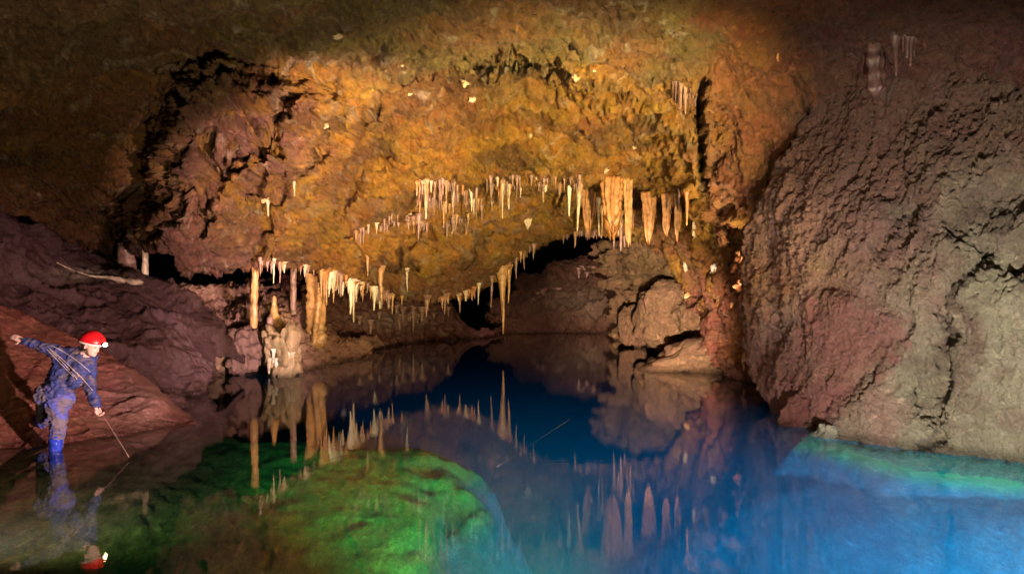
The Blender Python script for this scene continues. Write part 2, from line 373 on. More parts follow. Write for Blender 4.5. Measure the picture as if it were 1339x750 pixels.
# ================================================================== RIGHT WALL
ry = steps([(60, 130, 5), (130, 640, 2.3), (640, 760, 8)])
left_edge = curve([(60, 1120), (115, 1085), (150, 1060), (190, 1030), (240, 1000), (300, 973), (350, 966), (400, 966), (450, 972), (500, 985), (530, 1002), (545, 1020), (562, 1055), (600, 1105), (760, 1230)])
s_ = np.concatenate([np.linspace(0, .62, 210)[:-1], np.linspace(.62, 1, 40)])
S2, RY = np.meshgrid(s_, ry)
le = left_edge(RY)
PX = np.where(S2 < .62, le + (S2 / .62) * (1360 - le), 1360 + (S2 - .62) / .38 * 900)
PY = RY + 0 * PX
wall_ctrl = [(1180, 60, 10.6), (1340, 60, 9.2), (1700, 60, 7), (2260, 60, 5.5), (1135, 130, 11), (1240, 150, 9.9), (1339, 130, 8.9), (1800, 200, 6),
    (1040, 200, 12.6), (1120, 210, 11.1), (1220, 230, 9.5), (1339, 220, 8.5), (975, 310, 14), (1020, 300, 12.3), (1100, 320, 10.7), (1200, 320, 9.3), (1339, 300, 8.3),
    (968, 400, 14), (1010, 400, 12.3), (1070, 400, 10.9), (1180, 400, 9.4), (1339, 400, 8.0), (1700, 400, 5.8), (2260, 400, 4.2),
    (975, 480, 13.8), (1010, 500, 12), (1060, 500, 10.9), (1120, 480, 10), (1200, 500, 9.2), (1339, 500, 8.1),
    (1005, 537, 12.15), (1060, 562, 10.4), (1150, 582, 9.3), (1250, 594, 8.75), (1339, 605, 8.3), (1600, 640, 7.0), (2260, 700, 5),
    (1100, 620, 9.6), (1339, 680, 8.3), (1300, 760, 9), (1700, 760, 7)]
D = rbf(wall_ctrl)(PX, PY)
wob = fbm(np.stack([PX.ravel() / 60, PY.ravel() / 60, np.zeros(PX.size) + 4], 1), 4).reshape(PX.shape)
for pts, wd, dp in (([(1165, 230), (1180, 300), (1160, 350)], 14, .15), ([(1290, 330), (1250, 380), (1235, 440), (1210, 530)], 15, .35), ([(1240, 420), (1225, 560), (1215, 590)], 8, .3),
                    ([(1339, 240), (1260, 300), (1290, 340), (1380, 350)], 22, .22), ([(1070, 380), (1110, 375), (1180, 410)], 10, .15), ([(1200, 270), (1150, 330)], 9, .35),
                    ([(1180, 420), (1120, 490), (1070, 560)], 9, .12), ([(1000, 330), (1020, 420), (990, 480)], 12, .3)):
    D = D + dp * np.exp(-(polydist(PX + 30 * wob, PY + 20 * wob, pts) / wd) ** 2)
V = to_world(PX, PY, D)
CA, CB = [(.12, .2, 0), (.6, .45, 0), (1.5, .8, 0), (3.0, 1.4, 0)], [(0, .15, .3), (0, .5, .9), (0, 1, 2.0)]
V = curl_rows(V, CA, first=True, axis=1)
V = curl_rows(V, CB, first=True)
CPX, CPY = pad(pad(PX, CA, True, 1), CB, True), pad(pad(PY, CA, True, 1), CB, True)
ny, sgn = normals(V); q = V.reshape(-1, 3)
nn = ny * sgn[..., None]
qs = warp(q, 1.0, .35)
st = q.copy(); st[:, 2] = q[:, 2] * .38 + q[:, 0] * .25 
h = (.26 * fbm(q * .7, 4) - .12 * (ridged(warp(st * 1.0, .8, .5), 4) - .3) + .07 * (ridged(warp(st * 3.0, 1.0, .35), 4) - .3) - .05 * (ridged(warp(st * 5.0 + 3, 1.0, .25), 3) - .3)
     + .075 * (ridged(warp(q * 8.0, 1.0, .12), 4) - .3) + .03 * fbm(q * 22, 2))
wn = fbm(q * 2.2 + 21, 5).reshape(CPX.shape); wn2 = fbm(q * 9 + 33, 3).reshape(CPX.shape)
mudmask = soft_in(CPX + 75 * wn + 16 * wn2, CPY + 50 * wn - 16 * wn2, [(960, 440), (1040, 455), (1075, 370), (1120, 385), (1190, 420), (1150, 470), (1120, 500), (1080, 570), (980, 600)], 20)
h = h * (1 - .2 * blur(mudmask, 12).ravel())
V = V + nn * h.reshape(V.shape[:2])[..., None]
cn = fbm(q * 1.3, 4).reshape(CPX.shape); cn2 = fbm(q * 4 + 9, 3).reshape(CPX.shape)
nx_, ny_ = CPX + 90 * cn, CPY + 60 * cn
Wcol = mixc(GREY, [
    (sm(-nx_ - .25 * ny_, -1335, -1215) * .9, (.44, .225, .20)), (sm(-ny_, -300, -170) * .9, (.24, .12, .09)),  # the wall's darker top is shade painted into the colour
    (gauss(nx_, ny_, 985, 380, 45, 50) * .8, (.42, .17, .08)), (mudmask * .85, (.39, .16, .14)), (gauss(nx_, ny_, 1100, 360, 60, 26) * .4, (.42, .28, .12)),
    (sm(cn2, .05, .3) * .5 * sm(nx_, 1100, 1180), (.30, .2, .17)),
    (gauss(nx_, CPY, 1240, 430, 26, 130) * .75, (.2, .1, .09)), (gauss(nx_, ny_, 1290, 290, 60, 40) * .8, (.16, .08, .075)), (gauss(nx_, ny_, 1185, 270, 22, 60) * .7, (.16, .08, .075))])  # these dark patches paint in shadows beneath the bumps
wet = np.clip((CPY - (575 + (CPX - 1060) * .12)) / 20, 0, 1)
Wcol = Wcol * (1 - wet[..., None]) + np.array((.42, .42, .16)) * wet[..., None]
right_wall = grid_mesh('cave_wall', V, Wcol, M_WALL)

# ================================================================== generic smaller rock sheets
def rock_sheet(name, xs, top, bot, n, ctrl, mat, colfn=None, amp=1.0, freq=1.0, fields=(), top_curl=((0, .4, .08), (0, 1.2, .1), (0, 3, -.4)), side_curl=None, bot_curl=((0, 0, -.5), (0, .2, -1.6), (0, .3, -3)), kind='structure', ragged=0):
    xs = np.array(xs, float); t = np.linspace(0, 1, n)
    T, B = curve(top)(xs), curve(bot)(xs) + np.where(curve(bot)(xs) > 470, 8, 3)
    PX = np.broadcast_to(xs, (n, len(xs))).copy(); PY = T[None] + t[:, None] * (B - T)[None]
    if ragged:
        u = (PX - xs[0]) / (xs[-1] - xs[0]); e = fbm(np.stack([PY.ravel() / 28, 0 * PY.ravel(), 0 * PY.ravel() + 5], 1), 4).reshape(PY.shape)
        PX = PX + ragged * (e * 1.6 + .5 * np.clip((PY - 330) / 100, 0, 1)) * (1 - u) ** 3
    D = rbf(ctrl)(PX, PY)
    wob = fbm(np.stack([PX.ravel() / 30, PY.ravel() / 30, np.zeros(PX.size) + 8], 1), 4).reshape(PX.shape)
    for pts, wd, dp in fields:
        D = D + dp * np.exp(-(polydist(PX + 14 * wob, PY + 10 * wob, pts) / wd) ** 2)
    V = to_world(PX, PY, D)
    a, b = PX, PY
    if top_curl: V = curl_rows(V, top_curl, first=True); a, b = pad(a, top_curl, True), pad(b, top_curl, True)
    if bot_curl: V = curl_rows(V, bot_curl); a, b = pad(a, bot_curl), pad(b, bot_curl)
    if side_curl:
        l, r = side_curl
        if l: V = curl_rows(V, l, first=True, axis=1); a, b = pad(a, l, True, 1), pad(b, l, True, 1)
        if r: V = curl_rows(V, r, axis=1); a, b = pad(a, r, False, 1), pad(b, r, False, 1)
    ny, sgn = normals(V); q = V.reshape(-1, 3); nn = ny * sgn[..., None]
    f = freq
    h = amp * (.45 * fbm(q * .6 * f, 4) + .28 * (ridged(warp(q * 1.0 * f, .8, .5), 4) - .3) + .12 * (ridged(warp(q * 2.8 * f, 1., .45), 4) - .3)
         + .05 * (ridged(q * 7 * f, 3) - .3) + .02 * fbm(q * 20 * f, 2))
    V = V + nn * h.reshape(V.shape[:2])[..., None]
    cn = fbm(q * 1.1, 4).reshape(a.shape); cn2 = fbm(q * 4 + 3, 3).reshape(a.shape)
    return grid_mesh(name, V, colfn(a, b, cn, cn2), mat, kind)
BACK = ((.1, .5, 0), (.3, 1.2, 0), (.8, 2.4, 0)); BACKL = ((-.1, .5, 0), (-.3, 1.2, 0), (-.8, 2.4, 0))

# far end of the cave
far_wall = rock_sheet('far_rock_wall', np.arange(628, 1000, 2.0), [(545, 410), (600, 405), (640, 395), (680, 372), (730, 348), (780, 335), (1000, 330)],
    [(545, 446), (1000, 446)], 70, [(545, 400, 40), (545, 445, 36), (620, 440, 37), (680, 380, 44), (700, 436, 39), (780, 330, 46), (800, 438, 38), (900, 400, 36), (1000, 330, 40), (1000, 440, 36)],
    M_FAR, ragged=40, side_curl=(((.3, 1, 0), (1, 2.4, 0), (1.5, 4, 0)), None), colfn=lambda a, b, cn, cn2: mixc((.26, .12, .085), [(sm(cn2, 0, .3) * .6, (.35, .2, .14)), (gauss(a, b, 760, 395, 60, 22) * .4, PALE)]), amp=1.8, freq=.8, bot_curl=((0, 0, -2), (0, 0, -5), (0, 0, -9)))
# dark red rock under the left lip
back_left = rock_sheet('back_rock_wall', np.arange(320, 625, 1.6), [(320, 372), (400, 362), (470, 372), (560, 388), (585, 400), (600, 425), (625, 440)],
    [(320, 486), (400, 482), (440, 474), (500, 458), (560, 448), (625, 444)], 80,
    [(320, 380, 24), (320, 486, 20), (400, 370, 26), (400, 480, 20.5), (440, 472, 22.5), (470, 400, 27), (500, 456, 28), (560, 400, 31), (560, 447, 32), (625, 444, 34), (600, 400, 34)],
    M_MUD, lambda a, b, cn, cn2: mixc(DARKRED, [(sm(cn2, -.1, .3) * .6, PURPLE), (gauss(a, b, 520, 420, 60, 12) * .5, (.35, .25, .25))]), amp=1.3, freq=.7, side_curl=(None, BACK),
    fields=(([(385, 380), (390, 440), (380, 470)], 10, 1.6), ([(440, 440), (470, 445)], 9, 1.5), ([(480, 460), (600, 445)], 5, .6)))
# ledge with the columns
ledge = rock_sheet('rock_ledge', np.arange(172, 432, 1.4), [(172, 372), (200, 374), (235, 380), (280, 376), (345, 378), (365, 398), (400, 420), (432, 455)],
    [(172, 500), (250, 494), (300, 490), (360, 488), (388, 488), (432, 482)], 110,
    [(172, 380, 19), (172, 498, 16.5), (210, 385, 18.2), (240, 400, 18), (240, 470, 17), (300, 378, 22), (300, 410, 19.6), (310, 440, 18.2), (300, 452, 18), (300, 468, 19.3), (300, 490, 18), (345, 380, 22), (350, 425, 18.9), (340, 455, 18.2), (340, 488, 18.4), (372, 450, 18), (372, 488, 18.1), (395, 440, 20), (400, 485, 19), (432, 470, 21)],
    M_MUD, lambda a, b, cn, cn2: mixc((.46, .24, .20), [(sm(cn2, 0, .3) * .5, PURPLE), (gauss(a, b, 365, 450, 24, 40) * .8, (.55, .36, .2)), (gauss(a, b, 230, 400, 30, 30) * .4, (.42, .3, .26)), (gauss(a, b, 290, 478, 90, 12) * .6, DARKRED)]),  # dark red band low down paints the shade of the undercut
    amp=.9, freq=1.5, side_curl=(None, BACK), fields=(([(225, 400), (240, 405)], 9, .6), ([(270, 385), (310, 425), (330, 440)], 6, .5), ([(250, 466), (345, 470)], 11, 2.6)))
# dark slope on the left
slope = rock_sheet('rock_slope', np.concatenate([np.arange(-700, -30, 25), np.arange(-30, 266, 1.8)]), [(-700, 180), (-100, 270), (0, 297), (40, 318), (80, 345), (130, 362), (180, 372), (225, 405), (250, 440), (266, 478)],
    [(-700, 700), (-100, 600), (0, 560), (150, 530), (235, 519), (252, 517), (266, 512)], 130,
    [(-700, 180, 8), (-700, 700, 5), (-100, 280, 12), (0, 300, 13.4), (0, 420, 12), (0, 550, 11), (80, 345, 15), (80, 420, 13.4), (180, 373, 15.5), (160, 450, 13.4), (150, 530, 12.6), (225, 410, 15.3), (230, 460, 14.3), (240, 512, 14.2), (258, 515, 14.2), (262, 480, 15)],
    M_MUD, lambda a, b, cn, cn2: mixc((.12, .055, .06), [(sm(cn2, -.1, .3) * .5, (.14, .07, .08)), (gauss(a, b, 120, 360, 60, 8) * .5, PALE)]), amp=.8, freq=.9, side_curl=(None, ((-.1, .4, 0), (-.7, 1.2, 0), (-1.8, 2, 0))))
# brown mud bank in front
bank = rock_sheet('mud_bank', np.concatenate([np.arange(-700, -30, 25), np.arange(-30, 256, 1.5)]), [(-700, 330), (-100, 380), (0, 398), (60, 425), (110, 448), (140, 470), (165, 482), (190, 505), (215, 528), (240, 543), (256, 551)],
    [(-700, 900), (-100, 610), (0, 588), (75, 580), (130, 573), (200, 563), (240, 555), (256, 552)], 150,
    [(-700, 330, 7), (-700, 900, 3.5), (-100, 380, 10.5), (0, 400, 11.8), (0, 500, 10.2), (0, 588, 9.05), (60, 425, 12), (75, 500, 10.7), (75, 580, 9.4), (110, 450, 12), (150, 480, 11.8), (150, 530, 10.8), (150, 571, 9.9), (200, 563, 10.3), (200, 525, 11), (215, 530, 11.3), (240, 555, 10.8), (256, 552, 11)],
    M_MUD, lambda a, b, cn, cn2: mixc((.42, .15, .11), [(sm(cn2, -.1, .3) * .4, (.25, .09, .07)), (gauss(a, b, 180, 525, 60, 45) * .9, (.50, .28, .26)), (sm(b, 562, 590) * sm(a, 120, 200), (.48, .24, .09))]),  # pink patch on the right paints in a lamplit highlight
    amp=.22, freq=1.2, bot_curl=((0, -.15, -.12), (0, -.5, -.3), (0, -.9, -.7)), top_curl=((0, .3, -.05), (0, 1.0, -.5), (0, 2, -1.5)))
# rocks at the right rear
rear_right = rock_sheet('rear_rock_wall', np.arange(783, 1010, 1.5), [(783, 318), (840, 318), (900, 330), (1010, 330)], [(783, 444), (850, 448), (900, 470), (1010, 500)], 110,
    [(783, 318, 32), (783, 440, 33), (830, 318, 28.5), (820, 380, 30), (820, 444, 32), (860, 350, 27), (870, 395, 25), (880, 440, 25), (865, 448, 29), (920, 380, 22.5), (920, 460, 23), (1010, 340, 20), (1010, 490, 18)],
    M_FAR, lambda a, b, cn, cn2: mixc((.46, .27, .16), [(gauss(a, b, 840, 345, 45, 22) * .7, (.3, .2, .06)), (sm(cn2, 0, .3) * .4, (.42, .26, .17))]), amp=1.1, freq=.8, ragged=45, side_curl=(((.3, .5, 0), (1.0, 1.0, 0), (2.5, 1.6, 0)), None),
    bot_curl=((0, 0, -2), (0, 0, -5)), fields=(([(860, 400), (862, 440)], 5, 1.0), ([(815, 372), (860, 362), (920, 378)], 5, .8)))

# ================================================================== LAKE BED and WATER
bx = np.concatenate([np.arange(-14, -7, .4), np.arange(-7, 9, .055), np.arange(9, 16, .4)])
by = np.concatenate([np.arange(-3, 3.6, .3), np.arange(3.6, 14, .055), np.arange(14, 46, .3)])
BX, BY = np.meshgrid(bx, by)
def soft_poly(X, Y, poly, wd): return soft_in(X * 50, Y * 50, [(a * 50, b * 50) for a, b in poly], wd * 50)
n2 = fbm(np.stack([BX.ravel() * .8, BY.ravel() * .8, 0 * BX.ravel()], 1), 5).reshape(BX.shape)
n3 = ridged(np.stack([BX.ravel() * 1.3, BY.ravel() * 1.0, 0 * BX.ravel() + 3], 1), 5).reshape(BX.shape)
n4 = ridged(np.stack([BX.ravel() * 4.5 + BY.ravel() * 2, BY.ravel() * 2.2, 0 * BX.ravel() + 8], 1), 4).reshape(BX.shape)
SH = [(-15, -4), (-.3, -4), (-.2, 4), (.0, 6.2), (.05, 7.4), (-.1, 8.8), (-.45, 10.1), (-.9, 10.8), (-2.0, 10.8), (-3.4, 11), (-5.0, 12.5), (-7.5, 11.6), (-15, 12)]
RS = [(16, -4), (12, 2.6), (8.4, 7.0), (6.2, 8.4), (5.2, 9.2), (4.6, 10.0), (4.2, 10.8), (4.4, 12.5), (6, 13.5), (16, 14)]
sh = soft_poly(BX + .75 * n2 + .3 * (n3 - .4), BY + .45 * n2 + .3 * (n4 - .4), SH, 1.3)
rs = soft_poly(BX + .3 * n2, BY + .3 * n2, RS, .9)
deep = -6.2 - 1.0 * np.clip((BY - 9) / 10, 0, 1) + .15 * n2 + np.clip((BX - 1) / 6, 0, 1) * 1.2
shz = -.62 - .85 * np.clip((9.2 - BY) / 4.5, 0, 1.4) + .42 * np.clip((-BX - 2.8) / 2.5, 0, 1) + .22 * np.clip((BY - 8.8) / 1.2, 0, 1) + .12 * n2 + .08 * (n3 - .35) + .06 * (n4 - .35)
rsz = -.30 - .0 * BX + .12 * n2 + .14 * (n3 - .35) - .12 * np.clip((6 - BY) / 3, 0, 1)
Z = deep * (1 - sh) + shz * sh
Z = Z * (1 - rs) + rsz * rs
fl = soft_poly(BX, BY, [(16, -6), (9, -2), (5.2, 4.5), (3.6, 7.5), (3.0, 10), (3.4, 13), (6, 15), (16, 15)], 4.5)
Z = np.maximum(Z, -6.2 + 4.6 * fl + .1 * n2)
Z = np.minimum(Z, -.03)
brown = sm(-BX + .5 * n2 + .25 * (BY - 9), 2.5, 4.0)
bc = mixc((.13, .17, .18), [(sm(Z, -2.2, -1.3), (.26, .44, .07)), (sh * brown, (.44, .22, .09)), (sh * sm(n4, .35, .7) * .5, (.13, .18, .05)), (rs * sm(Z, -1.8, -.8), (.17, .17, .035)), (rs * sm(n3, .4, .7) * .4 * sm(Z, -2, -1), (.25, .28, .07))])
lake_bed = grid_mesh('lake_bed', np.stack([BX, BY, Z], -1), bc, M_BED, flip=True)

def water_mat():
    m, N, L, b = nt('lake_water')
    N.remove(b); out = [n for n in N if n.type == 'OUTPUT_MATERIAL'][0]
    g = N.new('ShaderNodeBsdfGlass'); g.inputs['IOR'].default_value = 1.333; g.inputs['Roughness'].default_value = 0.0
    g.inputs['Color'].default_value = (1, 1, 1, 1)
    geo = N.new('ShaderNodeNewGeometry')
    mp = N.new('ShaderNodeMapping'); mp.inputs['Scale'].default_value = (1.0, 2.2, 1); L.new(geo.outputs['Position'], mp.inputs['Vector'])
    n = N.new('ShaderNodeTexNoise'); n.inputs['Scale'].default_value = 5.0; n.inputs['Detail'].default_value = 4
    L.new(mp.outputs[0], n.inputs['Vector'])
    bu = N.new('ShaderNodeBump'); bu.inputs['Distance'].default_value = .00045; bu.inputs['Strength'].default_value = 1; L.new(n.outputs[0], bu.inputs['Height'])
    L.new(bu.outputs[0], g.inputs['Normal']); L.new(g.outputs[0], out.inputs['Surface'])
    a = N.new('ShaderNodeVolumeAbsorption'); a.inputs['Color'].default_value = (.0, .72, .80, 1); a.inputs['Density'].default_value = .42
    sc = N.new('ShaderNodeVolumeScatter'); sc.inputs['Color'].default_value = (.2, .7, 1, 1); sc.inputs['Density'].default_value = .022
    av = N.new('ShaderNodeAddShader'); L.new(a.outputs[0], av.inputs[0]); L.new(sc.outputs[0], av.inputs[1])
    L.new(av.outputs[0], out.inputs['Volume'])
    return m
def box_mesh(name, lo, hi, mat):
    bm = bmesh.new(); bmesh.ops.create_cube(bm, size=1)
    for v in bm.verts: v.co = [(lo[i] + hi[i]) / 2 + v.co[i] * (hi[i] - lo[i]) for i in range(3)]
    me = bpy.data.meshes.new(name); bm.to_mesh(me); bm.free(); me.materials.append(mat)
    o = bpy.data.objects.new(name, me); C.objects.link(o); return o
water = box_mesh('lake_water', (-20, -6, -9), (22, 60, 0), water_mat()); water['kind'] = 'structure'

# ================================================================== THINGS
SOLID = [ceiling, right_wall, far_wall, back_left, ledge, slope, bank, rear_right]
dg = bpy.context.evaluated_depsgraph_get()
BV = {o.name: BVHTree.FromObject(o, dg) for o in SOLID}
def hit(px, py, only=None):
    """the rock surface seen through a pixel of the photograph"""
    o = Vector((0, 0, CZ)); d = (P(px, py, 1) - o).normalized(); best = None
    for n, b in BV.items():
        if only and n not in only: continue
        h = b.ray_cast(o, d, 90)
        if h[0] is not None and (best is None or h[3] < best[1]): best = (h[0], h[3])
    return best[0] if best else None
def tag(o, label=None, cat=None, group=None, kind=None):
    if label: o['label'] = label
    if cat: o['category'] = cat
    if group: o['group'] = group
    if kind: o['kind'] = kind
    return o
def link(name, me, parent=None, mat=None):
    if mat: me.materials.append(mat)
    o = bpy.data.objects.new(name, me); C.objects.link(o)
    if parent: o.parent = parent
    return o
def empty(name, loc, rz=0):
    o = bpy.data.objects.new(name, None); C.objects.link(o); o.location = loc; o.rotation_euler = (0, 0, rz); o.empty_display_size = .2
    return o
M_PALE = plain('pale_calcite', (.48, .38, .29), .35, .5, .4, 9, .01)
M_WHITE = plain('white_calcite', (.66, .60, .52), .3, .5, .2, 9, .01)
M_TAN = plain('tan_dripstone', (.38, .21, .09), .4, .5, .5, 7, .015)
M_DULL = plain('dull_calcite', (.33, .25, .16), .5, .4, .4, 9, .01)
M_DIM = plain('shaded_dripstone', (.10, .05, .045), .5, .5, .5, 7, .015)  # dripstone darkened so that its colour carries the gloom
M_RUST = plain('rust_dripstone', (.36, .16, .06), .45, .5, .5, 7, .015)
M_MAUVE = plain('mauve_dripstone', (.24, .14, .12), .45, .5, .5, 7, .015)
DRIP = {'pale': M_PALE, 'white': M_WHITE, 'tan': M_TAN, 'rust': M_RUST, 'mauve': M_MAUVE, 'dim': M_DIM}

def dripstone(name, L, r0, r1, mat, seed, seg=12, rings=16, flat=1.0, flutes=0, bulge=.0, bend=.03, col=False, up=False, shape='cone'):
    """stalactite (hangs from its origin), stalagmite (up=True) or column (shape='column')"""
    rs = np.random.default_rng(seed)
    t = np.linspace(0, 1, rings); th = np.linspace(0, 2 * np.pi, seg, endpoint=False)
    T, TH = np.meshgrid(t, th, indexing='ij')
    if shape == 'column': R = r0 + (r1 - r0) * T + .3 * r0 * np.exp(-T * 12) + .4 * r1 * np.exp(-(1 - T) * 9)
    elif shape == 'curtain': R = r0 * (1 - .35 * T) * np.clip((1 - T) * 5 + .05, 0, 1) ** .6
    else: R = r1 + (r0 - r1) * (.8 - .8 * T) ** 1.15 + .75 * r0 * np.exp(-T * 8)
    pts = np.stack([np.cos(TH) * 1.3, np.sin(TH) * 1.3, T * L / max(r0, .02) * .35], -1).reshape(-1, 3) + seed * 1.7
    na = .3 if shape == 'curtain' else 1
    R = R * (1 + na * .28 * fbm(pts, 3).reshape(R.shape) * 1.6 + .22 * perlin(np.stack([T.ravel() * L * 9, T.ravel() * 0, T.ravel() * 0 + seed], 1)).reshape(R.shape))
    if flutes: R = R * (1 + .28 * np.cos(TH * flutes + 2 * np.sin(T * 3 + seed)))
    Z = -T * L
    if shape == 'curtain': Z = Z * (1 + T * (.22 * np.sin(TH * 3 + seed) + .18 * np.cos(TH * (flutes or 5))))
    bx = bend * L * np.sin(T * 2.2 + seed) * T; by_ = bend * L * np.cos(T * 1.7 + seed) * T * .5
    X = R * np.cos(TH) * flat + bx; Y = R * np.sin(TH) * (.35 if shape == 'curtain' else 1) + by_
    if up: Z = -Z
    Vv = np.stack([X, Y, Z], -1).reshape(-1, 3)
    faces = []
    for i in range(rings - 1):
        for j in range(seg):
            a, b = i * seg + j, i * seg + (j + 1) % seg
            faces.append((a, a + seg, b + seg, b) if not up else (a, b, b + seg, a + seg))
    tip = len(Vv); Vv = np.concatenate([Vv, [[bx[-1, 0], by_[-1, 0], Z[-1].mean() * 1.0 + (-1 if not up else 1) * r1 * 1.2], [0, 0, 0]]])
    for j in range(seg):
        a, b = (rings - 1) * seg + j, (rings - 1) * seg + (j + 1) % seg
        faces.append((a, tip, b) if not up else (a, b, tip)); faces.append(((j + 1) % seg, tip + 1, j) if not up else (j, tip + 1, (j + 1) % seg))
    me = bpy.data.meshes.new(name); me.from_pydata(Vv.tolist(), [], faces); me.update()
    for p in me.polygons: p.use_smooth = True
    me.materials.append(mat)
    return me
def mpp(p): return p.y / F          # metres per pixel at that distance
NSEED = [100]
def hang(px, py, ln, wd, mat, label, name='stalactite', cat='stalactite', only=None, nearer=.0, dist=None, **kw):
    p = P(px, py, dist) if dist else hit(px, py, only)
    if p is None: return None
    p = P(px, py, p.y - nearer); k = mpp(p); NSEED[0] += 1
    L = ln * k + .12
    me = dripstone(name, L, wd * k / 2, wd * k * kw.pop('tip', .10), DRIP[mat], NSEED[0], **kw)
    o = link(name, me); o.location = p + Vector((0, .02, .12)); o.rotation_euler = (0, 0, 0)
    return tag(o, label, cat)
def rise(px, py, ln, wd, mat, label, name='stalagmite', cat='stalagmite', only=None, dist=None, **kw):
    p = P(px, py, dist) if dist else hit(px, py, only)
    if p is None: return None
    k = mpp(p); NSEED[0] += 1
    me = dripstone(name, ln * k + .1, wd * k / 2, wd * k * kw.pop('tip', .15), DRIP[mat], NSEED[0], up=True, **kw)
    o = link(name, me); o.location = p + Vector((0, .03, -.1))
    return tag(o, label, cat)
def column(px, y0, y1, w0, w1, mat, label, dist, name='cave_column', **kw):
    a, b = P(px, y0, dist), P(px, y1, dist); k = mpp(a); NSEED[0] += 1
    me = dripstone(name, (a - b).length + .3, w0 * k / 2, w1 * k / 2, DRIP[mat], NSEED[0], seg=20, rings=46, shape='column', bend=.02, **kw)
    o = link(name, me); o.location = a + Vector((0, 0, .15))
    return tag(o, label, 'rock column')
# --- columns
column(189, 322, 378, 7, 8, 'pale', 'slender pale column standing free beside the squat stump at the far left', 16.6)
column(166, 326, 376, 18, 27, 'mauve', 'squat mauve stump of rock under the dark overhang, left of the slender pale column', 16.9)
column(333.5, 336, 428, 10, 8, 'tan', 'tall straight tan column on the pink ledge, the longest of the free standing ones', 18.4)
column(415, 352, 442, 24, 17, 'tan', 'thick knobbly tan column bulging at its middle above the dark water', 20.6, flutes=4)
column(384, 356, 424, 7, 8, 'mauve', 'thin shaded mauve column between the tan column and the thick knobbly one', 20.9)
column(1144, 38, 104, 22, 16, 'dim', 'broad dark reddish column hanging in the gloom above the right wall', 10.0, flutes=5)
# --- the single stalactites one can point at
HS = [
 (706, 327, 47, 13, 'white', 'broad white tooth stalactite hanging in front of the black opening', dict(tip=.08)),
 (656, 352, 84, 15, 'tan', 'longest rust stalactite reaching almost to the water left of the black opening', dict(tip=.06)),
 (665, 350, 46, 8, 'tan', 'short companion stalactite fused beside the longest rust one, on its right', {}),
 (643, 362, 40, 6, 'mauve', 'narrow dull stalactite just left of the longest rust one', {}),
 (626, 374, 24, 5, 'pale', 'small pale stalactite over the dark gap left of the longest rust one', {}),
 (675, 340, 24, 6, 'mauve', 'grey stub stalactite on the left rim of the black opening', {}),
 (685, 332, 20, 5, 'mauve', 'grey pointed stalactite between the rim stub and the white tooth', {}),
 (497, 352, 42, 11, 'tan', 'stout orange stalactite alone on the lower lip, right of the white pair', {}),
 (458, 372, 38, 10, 'white', 'brightest white stalactite on the lower left lip', {}),
 (449, 372, 36, 7, 'white', 'thinner white stalactite touching the brightest one on its left', {}),
 (437, 358, 38, 7, 'tan', 'tan stalactite between the knobbly column and the white pair', {}),
 (427, 354, 44, 9, 'tan', 'tan stalactite hanging right beside the thick knobbly column', {}),
 (532, 355, 26, 5, 'pale', 'thin pale needle high on the amber lip right of the stout orange one', {}),
 (480, 338, 22, 6, 'tan', 'short tan stalactite above the white pair on the lip', {}),
 (357, 344, 26, 5, 'pale', 'pale soda straw just right of the tall tan column', {}),
 (366, 348, 22, 5, 'mauve', 'mauve soda straw second to the right of the tall tan column', {}),
 (350, 350, 38, 4, 'white', 'hair thin white straw dropping towards the tan stalagmite', {}),
 (757, 240, 62, 9, 'pale', 'long pale stalactite in the middle of the upper fringe', {}),
 (745, 244, 38, 8, 'white', 'white stalactite left of the long pale one in the upper fringe', {}),
 (783, 262, 46, 8, 'pale', 'knotted pale stalactite just left of the fluted curtain', {}),
 (690, 286, 10, 11, 'pale', 'stubby bright white drip cluster in the centre of the amber wall', dict(flutes=5, shape='curtain', seg=24)),
 (616, 252, 24, 5, 'white', 'bright white stalactite at the right of the grey fringe', {}),
 (592, 248, 22, 6, 'pale', 'cream stalactite left of the bright one in the grey fringe', {}),
 (558, 390, 24, 9, 'mauve', 'fat mauve stalactite low in the shadow under the amber lip', {}),
 (582, 388, 22, 7, 'mauve', 'mauve stalactite right of the fat one in the shadow under the lip', {}),
 (350, 262, 20, 7, 'pale', 'pale drip on the hanging purple mass at the left', {}),
 (384, 238, 18, 5, 'pale', 'small pale drip higher up on the right of the hanging mass', {}),
]
for px, py, ln, wd, mat, lab, kw in HS: hang(px, py, ln, wd, mat, lab, **kw)
# --- flowstone curtains
for px, py, ln, wd, mat, lab, fl in (
    (800, 236, 58, 27, 'rust', 'wide fluted tan curtain of flowstone, the brightest in the upper fringe', 9),
    (821, 238, 62, 11, 'tan', 'narrow pale curtain hanging at the right edge of the fluted tan one', 5),
    (848, 256, 46, 18, 'rust', 'smooth brown curtain right of the fluted tan one', 5),
    (872, 258, 40, 12, 'rust', 'torn brown curtain between two black slots', 4),
    (887, 256, 44, 10, 'rust', 'last brown curtain before the white streak at the right of the fringe', 4),
    (770, 250, 42, 16, 'rust', 'ragged rust curtain left of the fluted tan one', 6)):
    hang(px, py, ln, wd, mat, lab, name='flowstone_curtain', cat='flowstone', shape='curtain', flutes=fl, flat=1.0, seg=40, rings=18, bend=.01, nearer=.12)
